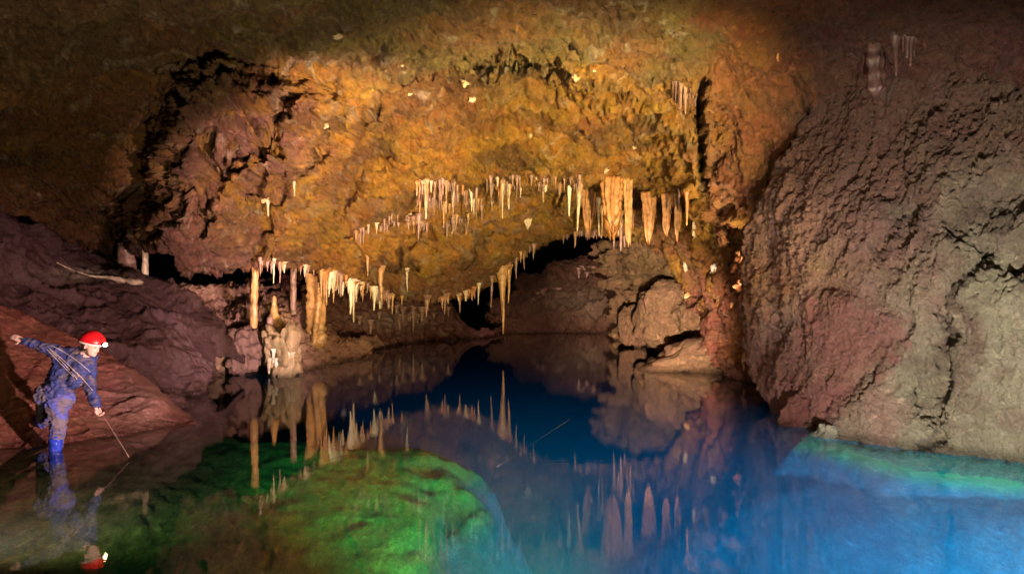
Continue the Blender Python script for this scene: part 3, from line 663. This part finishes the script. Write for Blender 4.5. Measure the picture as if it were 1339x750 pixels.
# --- rows of small ones
SMALL = []
def row(pts, n, ln, wd, mats, label, group, jit=8, only=None, nearer=.03, dist=None):
    f = curve(pts); x0, x1 = pts[0][0], pts[-1][0]; protos = []
    cl = [(random.uniform(x0, x1), random.uniform(4, 14), random.uniform(.55, 1.5)) for _ in range(max(2, n // 5))]
    for i in range(n):
        c_ = random.choice(cl); px = random.gauss(c_[0], c_[1]) if random.random() < .75 else random.uniform(x0, x1)
        px = min(max(px, x0), x1); big = c_[2] * random.choice((.5, .7, .8, 1, 1, 1.3)); py = float(f(px)) + random.uniform(-jit, jit)
        p = P(px, py, dist) if dist else hit(px, py, only)
        if p is None: continue
        p = P(px, py, p.y - nearer); k = mpp(p)
        if len(protos) < 9:
            NSEED[0] += 1
            protos.append(dripstone('small_stalactite', 1.0, .11, random.choice((.008, .02, .035)), DRIP[mats[len(protos) % len(mats)]], NSEED[0], seg=8, rings=10, bend=.02))
        me = random.choice(protos)
        L = (ln[0] + (ln[1] - ln[0]) * random.random() ** 1.6) * big * k + .08; W = random.uniform(*wd) * k / .2 * (.7 + .5 * big)
        SMALL.append((L / k * W / k, me, p + Vector((0, 0, .08)), (W, W, L), random.uniform(0, 6.28), label, group))
row([(545, 246), (580, 243), (625, 250)], 60, (10, 32), (2.5, 5.5), ['mauve', 'pale', 'mauve', 'rust', 'rust', 'tan'], 'small grey stalactite in the dense fringe at the upper left of the amber alcove', 'grey fringe at the upper left of the alcove')
row([(545, 262), (580, 262), (630, 264)], 36, (8, 24), (2.5, 5), ['mauve', 'mauve', 'pale', 'tan', 'rust'], 'small grey stalactite in the dense fringe at the upper left of the amber alcove', 'grey fringe at the upper left of the alcove', 8)
row([(628, 240), (700, 240), (760, 238)], 50, (10, 32), (2.5, 6), ['mauve', 'rust', 'mauve', 'pale', 'rust'], 'dark little stalactite along the shaded slot in the middle of the alcove', 'dark fringe in the middle slot')
row([(760, 262), (800, 285), (905, 268)], 26, (12, 30), (3, 7), ['rust', 'tan', 'mauve'], 'rusty stalactite among the flowstone curtains above the black opening', 'rusty fringe among the curtains')
row([(465, 306), (500, 290), (560, 288)], 44, (8, 26), (2.5, 5.5), ['mauve', 'rust', 'pale', 'mauve'], 'small mauve stalactite on the slanting band left of the alcove fringe', 'slanting mauve fringe')
row([(560, 300), (620, 285), (650, 270)], 16, (8, 20), (3, 6), ['mauve', 'tan'], 'short drip on the amber face below the grey fringe', 'drips below the grey fringe', 9)
row([(420, 355), (450, 364), (500, 384), (545, 392), (600, 387), (645, 368)], 50, (8, 26), (3, 7), ['mauve', 'rust', 'tan', 'pale', 'rust'], 'small stalactite along the lower lip of the amber wall', 'fringe of the lower lip', 3)
row([(660, 348), (690, 324), (720, 311), (760, 305), (830, 310)], 28, (5, 15), (3, 5), ['mauve', 'tan'], 'tiny stalactite on the rim of the black opening', 'rim of the black opening', 2)
row([(418, 353), (450, 366), (500, 384)], 26, (14, 40), (4, 9), ['pale', 'tan', 'white', 'mauve'], 'cream stalactite in the thick cluster between the knobbly column and the stout orange one', 'cream cluster right of the knobbly column', 4)
row([(340, 342), (370, 347), (412, 353)], 16, (6, 24), (2.5, 5), ['mauve', 'tan', 'pale'], 'small straw between the tall tan column and the knobbly one', 'straws between the left columns', 2)
row([(868, 112), (895, 120), (915, 140)], 20, (14, 40), (3, 6), ['dim', 'dim', 'mauve'], 'dusky stalactite beside the black fissure high on the right', 'stalactites beside the high fissure', 10)
row([(878, 255), (905, 250)], 8, (20, 45), (3, 6), ['mauve', 'rust'], 'grey straw in the black slot at the right end of the fringe', 'straws in the right slot', 5)
row([(470, 418), (520, 405), (590, 402)], 20, (8, 20), (4, 8), ['mauve'], 'blunt mauve drip in the shade behind the lower lip', 'mauve drips behind the lower lip', 10)
row([(690, 385), (740, 365), (790, 350)], 12, (10, 26), (4, 9), ['mauve', 'dim', 'mauve'], 'shadowy drip on the far rock wall behind the white tooth', 'stalactites of the far recess', 12, only=['far_rock_wall'], nearer=.15)
row([(1165, 48), (1195, 55)], 7, (12, 28), (5, 9), ['dim'], 'dim stub right of the broad dark column in the upper right', 'stubs in the upper right gloom', 3)

# --- stalagmites and drip heaps on the ledge
rise(357, 424, 36, 20, 'tan', 'pointed tan stalagmite on the ledge between the tall column and the thin mauve one', only=['rock_ledge'], tip=.12, seg=16)
rise(352, 430, 14, 14, 'mauve', 'low mauve stalagmite in front of the pointed tan one', only=['rock_ledge'], tip=.3)
rise(372, 452, 20, 18, 'tan', 'blunt tan stalagmite on the corner of the ledge', only=['rock_ledge'], tip=.35)
def boulder(px0, px1, py0, py1, dist, mat, label, name='boulder', cat='boulder', seed=1, depth=1.0, col=(.46, .27, .17), lean=0, sub=5, amp=.32, sq=1.0, below=.3):
    a, b = P(px0, py1, dist), P(px1, py0, dist); w_, h_ = (b.x - a.x) / 2, (b.z - a.z + below) / 2
    bm = bmesh.new(); bmesh.ops.create_icosphere(bm, subdivisions=sub, radius=1)
    v = np.array([q.co[:] for q in bm.verts]); qq = v * 1.1 + seed * 3.7
    r = 1 + amp * fbm(qq, 3) * 1.4 - amp * .7 * (ridged(warp(qq * 1.3, 1, .4), 3) - .4) + amp * .16 * (ridged(qq * 5, 3) - .3)
    v = np.sign(v) * np.abs(v) ** sq * r[:, None]
    v[:, 0] += lean * v[:, 2]
    v = v * np.array([w_, w_ * depth, h_])
    for k, q_ in enumerate(bm.verts): q_.co = v[k]
    me = bpy.data.meshes.new(name); bm.to_mesh(me); bm.free()
    for p_ in me.polygons: p_.use_smooth = True
    ca = me.color_attributes.new('mineral_and_light', 'FLOAT_COLOR', 'POINT'); cc = np.ones((len(v), 4), np.float32); cc[:, :3] = col; ca.data.foreach_set('color', cc.ravel())
    o = link(name, me, None, mat); o.location = ((a.x + b.x) / 2, dist, (a.z + b.z - below) / 2)
    return tag(o, label, cat)
boulder(836, 922, 368, 452, 25, M_FAR, 'big rounded tan boulder at the rear right of the lake', seed=3, sq=.85)
boulder(852, 972, 440, 486, 19.6, M_FAR, 'low wedge shaped boulder rising from the water in front of the rounded one', seed=5, lean=.45, col=(.42, .24, .15), amp=.4)
boulder(812, 850, 400, 446, 28, M_FAR, 'narrow upright boulder left of the big rounded one', seed=8, sq=.8)
boulder(196, 246, 516, 536, 12.6, M_MUD, 'dark flat boulder behind the tip of the mud bank', seed=9, col=(.16, .08, .09), amp=.25)
boulder(1018, 1062, 520, 562, 10.9, M_WALL, 'red rock block at the foot of the right wall', seed=12, col=(.30, .11, .09), amp=.4, lean=.4)
boulder(345, 388, 430, 492, 17.9, M_MUD, 'pale lumpy drip heap at the water end of the pink ledge', name='dripstone_heap', cat='dripstone heap', seed=14, col=(.60, .42, .26), amp=.75, sq=.9)
boulder(300, 345, 432, 470, 18.0, M_MUD, 'purple lump hanging out from the ledge left of the pale heap', name='rock_knob', cat='rock', seed=16, col=(.36, .2, .18), amp=.6)
boulder(262, 304, 436, 464, 18.1, M_MUD, 'brown lump on the ledge with drips below it, left of the purple one', name='rock_knob', cat='rock', seed=18, col=(.42, .25, .17), amp=.6)
boulder(196, 236, 378, 412, 17.6, M_MUD, 'pink knob under the slender pale column', name='rock_knob', cat='rock', seed=21, col=(.42, .24, .2), amp=.5)
boulder(1068, 1100, 556, 584, 9.9, M_WALL, 'knob of pale crust at the waterline left of the grey wall', name='rock_knob', cat='rock', seed=23, col=(.6, .56, .46), amp=.5, below=.1)
for i, (px, py, ln) in enumerate(((352, 474, 14), (361, 474, 17), (369, 470, 20), (376, 466, 20), (382, 466, 14), (357, 462, 12))):
    hang(px, py, ln, 6, 'white' if i % 2 else 'pale', 'icicle of white calcite on the pale heap at the waterline', dist=17.5, tip=.2)['group'] = 'icicles on the pale heap'
row([(272, 456), (300, 460), (345, 462)], 14, (5, 12), (3, 6), ['mauve', 'pale', 'tan'], 'stubby drip under the front edge of the pink ledge', 'drips under the ledge edge', 6, nearer=.0, only=['rock_ledge'])

# the 290 that show largest are things of their own, the rest one mass
SMALL.sort(key=lambda a: -a[0])
for _, me, loc, sc_, rz, label, group in SMALL[:290]:
    o = link('small_stalactite', me); o.location = loc; o.scale = sc_; o.rotation_euler = (0, 0, rz)
    tag(o, label, 'stalactite', group)
bm = bmesh.new()
for _, me, loc, sc_, rz, label, group in SMALL[290:]:
    n0 = len(bm.verts); bm.from_mesh(me); bm.verts.ensure_lookup_table()
    f0 = [m.name for m in me.materials]
    M = Matrix.Translation(loc) @ Matrix.Rotation(rz, 4, 'Z') @ Matrix.Diagonal((*sc_, 1))
    for v in bm.verts[n0:]: v.co = M @ v.co
me = bpy.data.meshes.new('stalactite_fringe'); bm.to_mesh(me); bm.free()
for p_ in me.polygons: p_.use_smooth = True
tag(link('stalactite_fringe', me, None, M_MAUVE), 'the tiniest drips scattered between the stalactites of the amber ceiling', None, None, 'stuff')

# --- white patches on the rock
def nodule(px, py, r, label, mat=None, name='calcite_patch', seed=0, stretch=(1, 1)):
    p = hit(px, py)
    if p is None: return
    k = mpp(p); bm = bmesh.new(); bmesh.ops.create_icosphere(bm, subdivisions=3, radius=1)
    v = np.array([q.co[:] for q in bm.verts]); rr = 1 + .8 * fbm(v * 1.8 + seed * 5.1, 3) * 1.6
    v = v * rr[:, None] * r * .72 * k * np.array([stretch[0], .25, stretch[1]])
    for i, q in enumerate(bm.verts): q.co = v[i]
    me = bpy.data.meshes.new(name); bm.to_mesh(me); bm.free()
    for q in me.polygons: q.use_smooth = True
    o = link(name, me, None, mat or M_DULL); o.location = p + Vector((0, .02, 0)); return tag(o, label, 'calcite')
for i, (px, py, r, lab, mt) in enumerate((
    (440, 45, 9, 'large dull white calcite patch near the top edge, left of centre', M_DULL), (617, 129, 6, 'round white calcite knob high in the alcove', M_PALE),
    (609, 106, 8, 'pale calcite patch just above the round white knob', M_DULL), (345, 260, 6, 'white calcite spot on the hanging purple mass', M_DULL),
    (526, 84, 4, 'small pale calcite spot on the rim of the alcove at its upper left', M_DULL), (535, 121, 5, 'pale calcite dot inside the alcove at its upper left', M_DULL),
    (754, 99, 8, 'yellowish calcite patch on the upper right rim of the alcove', M_DULL), (777, 91, 3, 'bright calcite dot right of the yellowish rim patch', M_PALE),
    (655, 74, 5, 'pale calcite spot on the roof above the middle of the alcove', M_DULL), (425, 164, 5, 'pale calcite spot in the dark groove left of the alcove', M_DULL),
    (535, 284, 7, 'white calcite splash on the slanting band', M_DULL), (693, 176, 4, 'small pale calcite spot in the centre of the alcove', M_DULL),
    (830, 192, 4, 'pale calcite spot at the right inside the alcove', M_DULL), (702, 232, 4, 'pale calcite dot above the dark slot', M_DULL),
    (792, 222, 6, 'pale calcite rib above the fluted tan curtain', M_DULL), (900, 388, 7, 'yellow white calcite lump on the rib left of the white flow', M_TAN))):
    nodule(px, py, r, lab, mt, seed=i + 1)
for i, (px, py, r, st, lab) in enumerate(((934, 356, 8, (.8, 2.2), 'bright white calcite flow on the orange rib above the rear boulders'), (908, 300, 5, (.7, 3.0), 'thin white calcite streak at the right end of the fringe'),
    (897, 345, 5, (.8, 2.5), 'cream calcite streak between the fringe and the white flow'), (975, 470, 8, (.7, 2.4), 'yellow calcite rib at the water behind the edge of the right wall'),
    (958, 400, 5, (.7, 3.2), 'orange calcite rib running down beside the right wall'), (1018, 70, 4, (.6, 3), 'faint pale calcite vein in the upper right'))):
    nodule(px, py, r, lab, M_WHITE if i == 0 else M_DULL if i < 3 else M_RUST, name='calcite_flow', seed=40 + i, stretch=st)
def tube(pts, rad, name, mat, parent=None, seg=8, jitter=0):
    bm = bmesh.new(); rings = []
    pts = [Vector(p) for p in pts]
    for i, p in enumerate(pts):
        t = (pts[min(i + 1, len(pts) - 1)] - pts[max(i - 1, 0)]).normalized()
        u = t.cross(Vector((0, 0, 1))); u = u.normalized() if u.length > 1e-3 else Vector((1, 0, 0)); v = t.cross(u)
        r = rad[i] if isinstance(rad, (list, tuple)) else rad
        rings.append([bm.verts.new(p + (u * math.cos(a) + v * math.sin(a)) * r * (1 + random.uniform(-jitter, jitter))) for a in [2 * math.pi * k / seg for k in range(seg)]])
    for a, b in zip(rings[:-1], rings[1:]):
        for k in range(seg): bm.faces.new((a[k], a[(k + 1) % seg], b[(k + 1) % seg], b[k]))
    bm.faces.new(rings[0][::-1]); bm.faces.new(rings[-1])
    bmesh.ops.recalc_face_normals(bm, faces=bm.faces)
    me = bpy.data.meshes.new(name); bm.to_mesh(me); bm.free()
    for p in me.polygons: p.use_smooth = True
    return link(name, me, parent, mat)
# pale crust along the crest of the left slope
pts, rad = [], []
for i in range(40):
    t = i / 39; px = 74 + 108 * t; py = 343 + 24 * t ** .7 + 3 * math.sin(t * 9)
    py = float(np.interp(px, [74, 95, 120, 140, 160, 182], [343, 353, 361, 362, 366, 369]))
    h = hit(px, py + 3, ['rock_slope'])
    if h: pts.append(P(px, py, h.y - .12)); rad.append((.012 + .09 * max(0, t - .35)) * random.uniform(.8, 1.3))
crust = tube(pts, rad, 'calcite_crust', M_PALE, seg=8, jitter=.5)
tag(crust, 'pale calcite crust running along the crest of the dark left slope to the stump', 'calcite')
# thin guide line lying on the lake
gl = [P(650 + 95 * t, 610 - 62 * t, CZ * F / (220 - 62 * t)) + Vector((0, 0, .004)) for t in np.linspace(0, 1, 24)]
tag(tube(gl, .0013, 'guide_line', plain('line_cord', (.16, .17, .17), .9, .1), seg=6), 'thin pale guide line stretched slantwise over the open blue water', 'cord')

# ================================================================== THE CAVER
D0 = 9.0
def Q(px, py, dd=0.0): return P(px, py, D0 + dd)
def blob(name, caps, mat, parent=None, voxel=.012, fold=0.0, ff=9, seed=0, smooth=2):
    """one continuous surface grown round tapered bones: caps = (p0, r0, p1, r1[, squash])"""
    bm = bmesh.new()
    for c in caps:
        p0, r0, p1, r1 = c[:4]
        d = p1 - p0; n = max(2, int(d.length / (min(r0, r1) * .35)) + 1)
        for i in range(n):
            t = i / (n - 1); r = r0 + (r1 - r0) * t
            M = Matrix.Translation(p0 + d * t) @ Matrix.Diagonal((r, r * (c[4] if len(c) > 4 else 1), r, 1))
            bmesh.ops.create_icosphere(bm, subdivisions=2, radius=1, matrix=M)
    me = bpy.data.meshes.new(name); bm.to_mesh(me); bm.free()
    o = bpy.data.objects.new(name, me); C.objects.link(o)
    m = o.modifiers.new('r', 'REMESH'); m.mode = 'VOXEL'; m.voxel_size = voxel
    m = o.modifiers.new('s', 'SMOOTH'); m.iterations = smooth; m.factor = .6
    dg = bpy.context.evaluated_depsgraph_get(); dg.update()
    me2 = bpy.data.meshes.new_from_object(o.evaluated_get(dg)); o.modifiers.clear(); o.data = me2; me2.name = name; bpy.data.meshes.remove(me)
    n = len(me2.vertices)
    if fold:
        co = np.empty(n * 3, np.float32); me2.vertices.foreach_get('co', co); co = co.reshape(-1, 3).astype(float)
        nr = np.empty(n * 3, np.float32); me2.vertices.foreach_get('normal', nr); nr = nr.reshape(-1, 3)
        a = co * ff + seed; a[:, 2] *= 1.6
        h = fold * (ridged(warp(a, .8, .5), 3) - .3)
        me2.vertices.foreach_set('co', (co + nr * h[:, None]).astype(np.float32).ravel()); me2.update()
    me2.polygons.foreach_set('use_smooth', np.ones(len(me2.polygons), bool))
    me2.materials.clear(); me2.materials.append(mat)
    if parent: o.parent = parent; o.matrix_parent_inverse = Matrix.Translation(-parent.location)
    return o
def muddy(name, base, mud, amount=.5, sc=7, rough=.75):
    m, N, L, b = nt(name)
    n = N.new('ShaderNodeTexNoise'); n.inputs['Scale'].default_value = sc; n.inputs['Detail'].default_value = 7; n.inputs['Distortion'].default_value = 1.5
    tc = N.new('ShaderNodeTexCoord'); L.new(tc.outputs['Object'], n.inputs['Vector'])
    r = N.new('ShaderNodeMapRange'); L.new(n.outputs[0], r.inputs[0]); r.inputs[1].default_value = .62 - amount * .3; r.inputs[2].default_value = .70 - amount * .2
    mx = N.new('ShaderNodeMix'); mx.data_type = 'RGBA'; L.new(r.outputs[0], mx.inputs[0]); mx.inputs[6].default_value = (*base, 1); mx.inputs[7].default_value = (*mud, 1)
    L.new(mx.outputs[2], b.inputs['Base Color']); b.inputs['Roughness'].default_value = rough
    return m
M_SKIN = plain('skin', (.62, .42, .36), .5, .4, .1, 30)
M_JACKET = muddy('navy_cloth', (.02, .035, .17), (.085, .075, .12), .45)
M_TROUSER = muddy('muddy_cloth', (.07, .09, .42), (.12, .105, .14), .7, 3.2)
M_BOOT = muddy('blue_rubber', (.02, .05, .50), (.12, .10, .2), .2, 9, .35)
M_RED = plain('red_helmet_plastic', (.62, .012, .02), .3, .5, .12, 18)
M_BAND = plain('white_band', (.7, .66, .66), .5, .4, .2, 60)
M_DARK = plain('dark_rubber', (.02, .02, .022), .5)
M_ROPE = plain('pale_rope', (.42, .36, .36), .8, .2, .3, 90)
M_HAIR = plain('dark_hair', (.05, .02, .02), .7)
# joints
neck, headc = Q(110, 464, .02), Q(119, 454, .0)
shL, shR = Q(73, 460, -.02), Q(117, 470, .10)
elL, wrL = Q(49, 451, -.06), Q(30, 445, -.10)
elR, wrR = Q(118, 506, .02), Q(127, 533, -.05)
chest, belly, pelv = Q(94, 473, .08), Q(82, 497, .05), Q(73, 519, .0)
hipL, knL, anL = Q(70, 528, -.04), Q(77, 556, -.07), Q(72, 584, .0)
ftL = P(71, 590, D0) + Vector((.0, 0, -.36))
hipR, knR = Q(62, 526, .14), Q(57, 551, .62)
anR = Q(47, 549, .86); ft_h = hit(46, 556, ['mud_bank'])
person = empty('person', (ftL.x, ftL.y, ftL.z))
tag(person, 'caver in a navy suit and red helmet with lit lamp, wading at the mud bank', 'person')
caps = [(pelv, .145, belly, .14, .8), (belly, .14, chest, .175, .72), (chest, .16, neck, .075), (shL, .08, chest, .12), (shR, .08, chest, .12), (neck, .06, headc, .065),
        (shL, .068, elL, .05), (elL, .05, wrL, .032), (shR, .068, elR, .05), (elR, .05, wrR, .032),
        (pelv, .13, hipL, .10), (hipL, .105, knL, .07), (knL, .07, anL, .05), (anL, .05, ftL, .04), (ftL, .045, ftL + Vector((.14, .06, -.02)), .035),
        (pelv, .12, hipR, .10), (hipR, .10, knR, .068), (knR, .066, anR, .042), (anR, .042, anR + Vector((-.1, .1, -.02)), .035)]
# head: cranium, brow, nose, lips, jaw, ears; looks to the right and slightly down
fx = Vector((.93, -.22, -.22)).normalized(); up_ = Vector((.25, .0, .97)).normalized(); sd = fx.cross(up_).normalized()
def Hd(f, u, s_=0): return headc + fx * f + up_ * u + sd * s_
caps += [(Hd(-.015, .045), .098, Hd(.02, .05), .095), (Hd(.03, .0), .078, Hd(.035, -.05), .062), (Hd(.06, -.075), .036, Hd(.075, -.085), .026),
         (Hd(.098, .02), .012, Hd(.118, -.02), .015), (Hd(.098, -.045), .014, Hd(.10, -.058), .014), (Hd(.085, .035, .04), .018, Hd(.085, .035, -.04), .018)]
for sg in (-1, 1): caps += [(Hd(-.005, .02, sg * .092), .016, Hd(-.012, -.015, sg * .088), .011)]
def hand(w0, dirv, side, curl, grip=None):
    """palm, four fingers of unequal length with two bends, and a thumb leaving the side of the palm"""
    d = dirv.normalized(); s_ = side.normalized(); n = d.cross(s_).normalized(); out = []
    pc = w0 + d * .045
    for k in (-.028, -.01, .01, .028): out.append((w0 + s_ * k * .7, .020, w0 + d * .085 + s_ * k, .017))
    for k, (off, ln) in enumerate(((-.033, .072), (-.011, .084), (.011, .079), (.033, .062))):
        b = w0 + d * .088 + s_ * off; a1 = curl * (.8 + .08 * k)
        p1 = b + (d * math.cos(a1 * .5) + n * math.sin(a1 * .5)) * ln * .45
        p2 = p1 + (d * math.cos(a1 * 1.3) + n * math.sin(a1 * 1.3)) * ln * .32
        p3 = p2 + (d * math.cos(a1 * 2) + n * math.sin(a1 * 2)) * ln * .26
        out += [(b, .0115, p1, .010), (p1, .010, p2, .009), (p2, .009, p3, .0078)]
    tb = w0 + d * .03 - s_ * .034
    t1 = tb + (d * .6 - s_ * .75 + n * .3).normalized() * .04; t2 = t1 + (d * .9 - s_ * .1 + n * .6).normalized() * .035
    return out + [(tb, .014, t1, .012), (t1, .012, t2, .010)]
caps += hand(wrL, (wrL - elL) + Vector((-.05, 0, .04)), Vector((0, .5, .8)), .35)
caps += hand(wrR, (wrR - elR) + Vector((.03, 0, -.02)), Vector((.3, .9, .1)), 1.25)
blob('body', caps, M_SKIN, person, .0085, smooth=1)
blob('jacket', [(Q(72, 519), .175, Q(78, 503, .03), .185, .82), (Q(78, 503, .03), .185, chest, .225, .76), (Q(100, 496, .03), .13, Q(108, 478, .05), .15), (chest, .18, neck + Vector((-.03, 0, -.04)), .095), (shL, .098, chest, .15), (shR, .10, chest + Vector((.02, 0, 0)), .15),
     (shL, .095, elL, .075), (elL, .075, wrL + (elL - wrL) * .15, .055), (shR, .095, elR, .075), (elR, .075, wrR + (elR - wrR) * .14, .058), (Q(88, 522, .05), .10, Q(84, 508, .05), .12)], M_JACKET, person, .011, .035, 8, 2)
blob('trousers', [(Q(62, 516, .03), .165, Q(80, 522, .02), .165), (Q(73, 510, .03), .15, Q(73, 524, .03), .165), (hipL + Vector((.04, 0, 0)), .135, knL, .098), (knL, .098, anL, .078), (hipR, .125, knR, .09), (knR, .09, anR, .068)], M_TROUSER, person, .011, .03, 10, 5)
for a, b, n_ in ((Q(74, 563, -.05), ftL, 0), (anR + (knR - anR) * .5, anR, 1)):
    toe = b + (Vector((.17, .05, -.02)) if n_ == 0 else Vector((-.13, .12, -.03)))
    blob('boot', [(a, .088, b + Vector((0, 0, .03)), .062), (b, .058, toe, .046)], M_BOOT, person, .01, .012, 9, 3)
def ell(name, c, ax, rad, mat, parent, half=None, sub=4, ridge=0):
    bm = bmesh.new(); bmesh.ops.create_icosphere(bm, subdivisions=sub, radius=1)
    if half is not None:
        geom = bm.verts[:] + bm.edges[:] + bm.faces[:]
        bmesh.ops.bisect_plane(bm, geom=geom, plane_co=(0, 0, half), plane_no=(0, 0, -1), clear_outer=True)
    R = Matrix([ax[0], ax[1], ax[2]]).transposed()
    for v in bm.verts:
        k = 1 + (ridge * max(0, math.cos(3 * math.asin(max(-1, min(1, v.co.y))) * 2)) * max(0, v.co.z) if ridge else 0)
        v.co = c + R @ Vector((v.co.x * rad[0] * k, v.co.y * rad[1] * k, v.co.z * rad[2] * k))
    me = bpy.data.meshes.new(name); bm.to_mesh(me); bm.free()
    for p in me.polygons: p.use_smooth = True
    o = link(name, me, None, mat)
    root = parent
    while root.parent: root = root.parent
    o.parent = parent
    if root is parent: o.matrix_parent_inverse = Matrix.Translation(-root.location)
    return o
def adopt(o, parent):
    root = parent
    while root.parent: root = root.parent
    o.parent = parent
    if root is parent: o.matrix_parent_inverse = Matrix.Translation(-root.location)
    return o
ax = (fx, sd, up_)
hair = ell('hair', Hd(-.035, .02), ax, (.085, .098, .085), M_HAIR, person)
for sg in (-1, 1): ell('eye', Hd(.096, .022, sg * .033), ax, (.011, .013, .009), M_DARK, person, sub=2)
ell('mouth', Hd(.108, -.052), ax, (.007, .024, .005), plain('lips', (.35, .1, .09), .5), person, sub=2)
helmet = ell('helmet', Hd(.0, .075), ax, (.158, .142, .14), M_RED, person, half=-.12, ridge=.05)
sol = helmet.modifiers.new('thick', 'SOLIDIFY'); sol.thickness = .006
def ring(c, ax, ra, rb, r, name, mat, parent, a0=0, a1=2 * math.pi, n=40, tilt=0):
    pts = [c + ax[0] * math.cos(a) * ra + ax[1] * math.sin(a) * rb + ax[2] * tilt * math.cos(a) for a in np.linspace(a0, a1, n)]
    return adopt(tube(pts, r, name, mat), parent)
def par(o, p): return adopt(o, p)
for o_ in (ring(Hd(.0, .062), ax, .166, .147, .012, 'helmet_brim', M_BAND, person), ring(Hd(.0, .082), ax, .167, .148, .007, 'lamp_strap', M_RED, person),
           ring(Hd(.02, -.01), (up_, sd, fx), .10, .085, .006, 'chin_strap', M_DARK, person, math.pi * .5, math.pi * 1.5)): pass
lampc = Hd(.178, .085)
housing = ell('headlamp', lampc, ax, (.03, .036, .032), M_DARK, person, sub=3)
ml = bpy.data.materials.new('lit_lamp_lens'); ml.use_nodes = True; b_ = ml.node_tree.nodes['Principled BSDF']
b_.inputs['Emission Color'].default_value = (1, .70, .34, 1); b_.inputs['Emission Strength'].default_value = 25
lens = ell('lens', lampc + fx * .024, ax, (.022, .03, .028), ml, housing, sub=3)
spot('headlamp_light', lampc + fx * .06, lampc + fx * 3 + Vector((0, .8, -.1)), 45, (1, .8, .5), 95, .8, .02)
# rope slung over the back, in several strands
for k, (a, m, b) in enumerate((((62, 453), (84, 470), (104, 492)), ((64, 456), (86, 476), (101, 496)), ((66, 451), (92, 462), (118, 486)), ((60, 455), (82, 478), (96, 492)), ((100, 486), (110, 497), (121, 510)))):
    pts = []
    for t in np.linspace(0, 1, 14):
        x = (1 - t) ** 2 * a[0] + 2 * t * (1 - t) * m[0] + t * t * b[0]; y = (1 - t) ** 2 * a[1] + 2 * t * (1 - t) * m[1] + t * t * b[1]
        pts.append(Vector((0, 0, 0)) + Q(x, y, 0))
    jb = [o for o in person.children if o.name.startswith('jacket')][0]
    bt = BVHTree.FromPolygons([v.co[:] for v in jb.data.vertices], [p.vertices[:] for p in jb.data.polygons])
    cp = []
    for p in pts:
        d_ = (p - Vector((0, 0, CZ))).normalized(); h = bt.ray_cast(Vector((0, 0, CZ)), d_, 30)
        if h[0] is not None: cp.append(h[0] - d_ * .012)
    if len(cp) > 3: adopt(tube(cp, .0045, 'rope_strand', M_ROPE, seg=6), person)
# the rod he feels the bottom with
r0, r1 = wrR + Vector((.02, -.02, .02)), P(163, 588, D0 - .45)
rod = tube([r0 + (r1 - r0) * t for t in np.linspace(0, 1.15, 12)], .0038, 'probing_rod', plain('pale_wood', (.32, .22, .19), .6), seg=8)
tag(rod, 'thin pale rod held in the right hand of the caver, its tip in the water', 'rod')
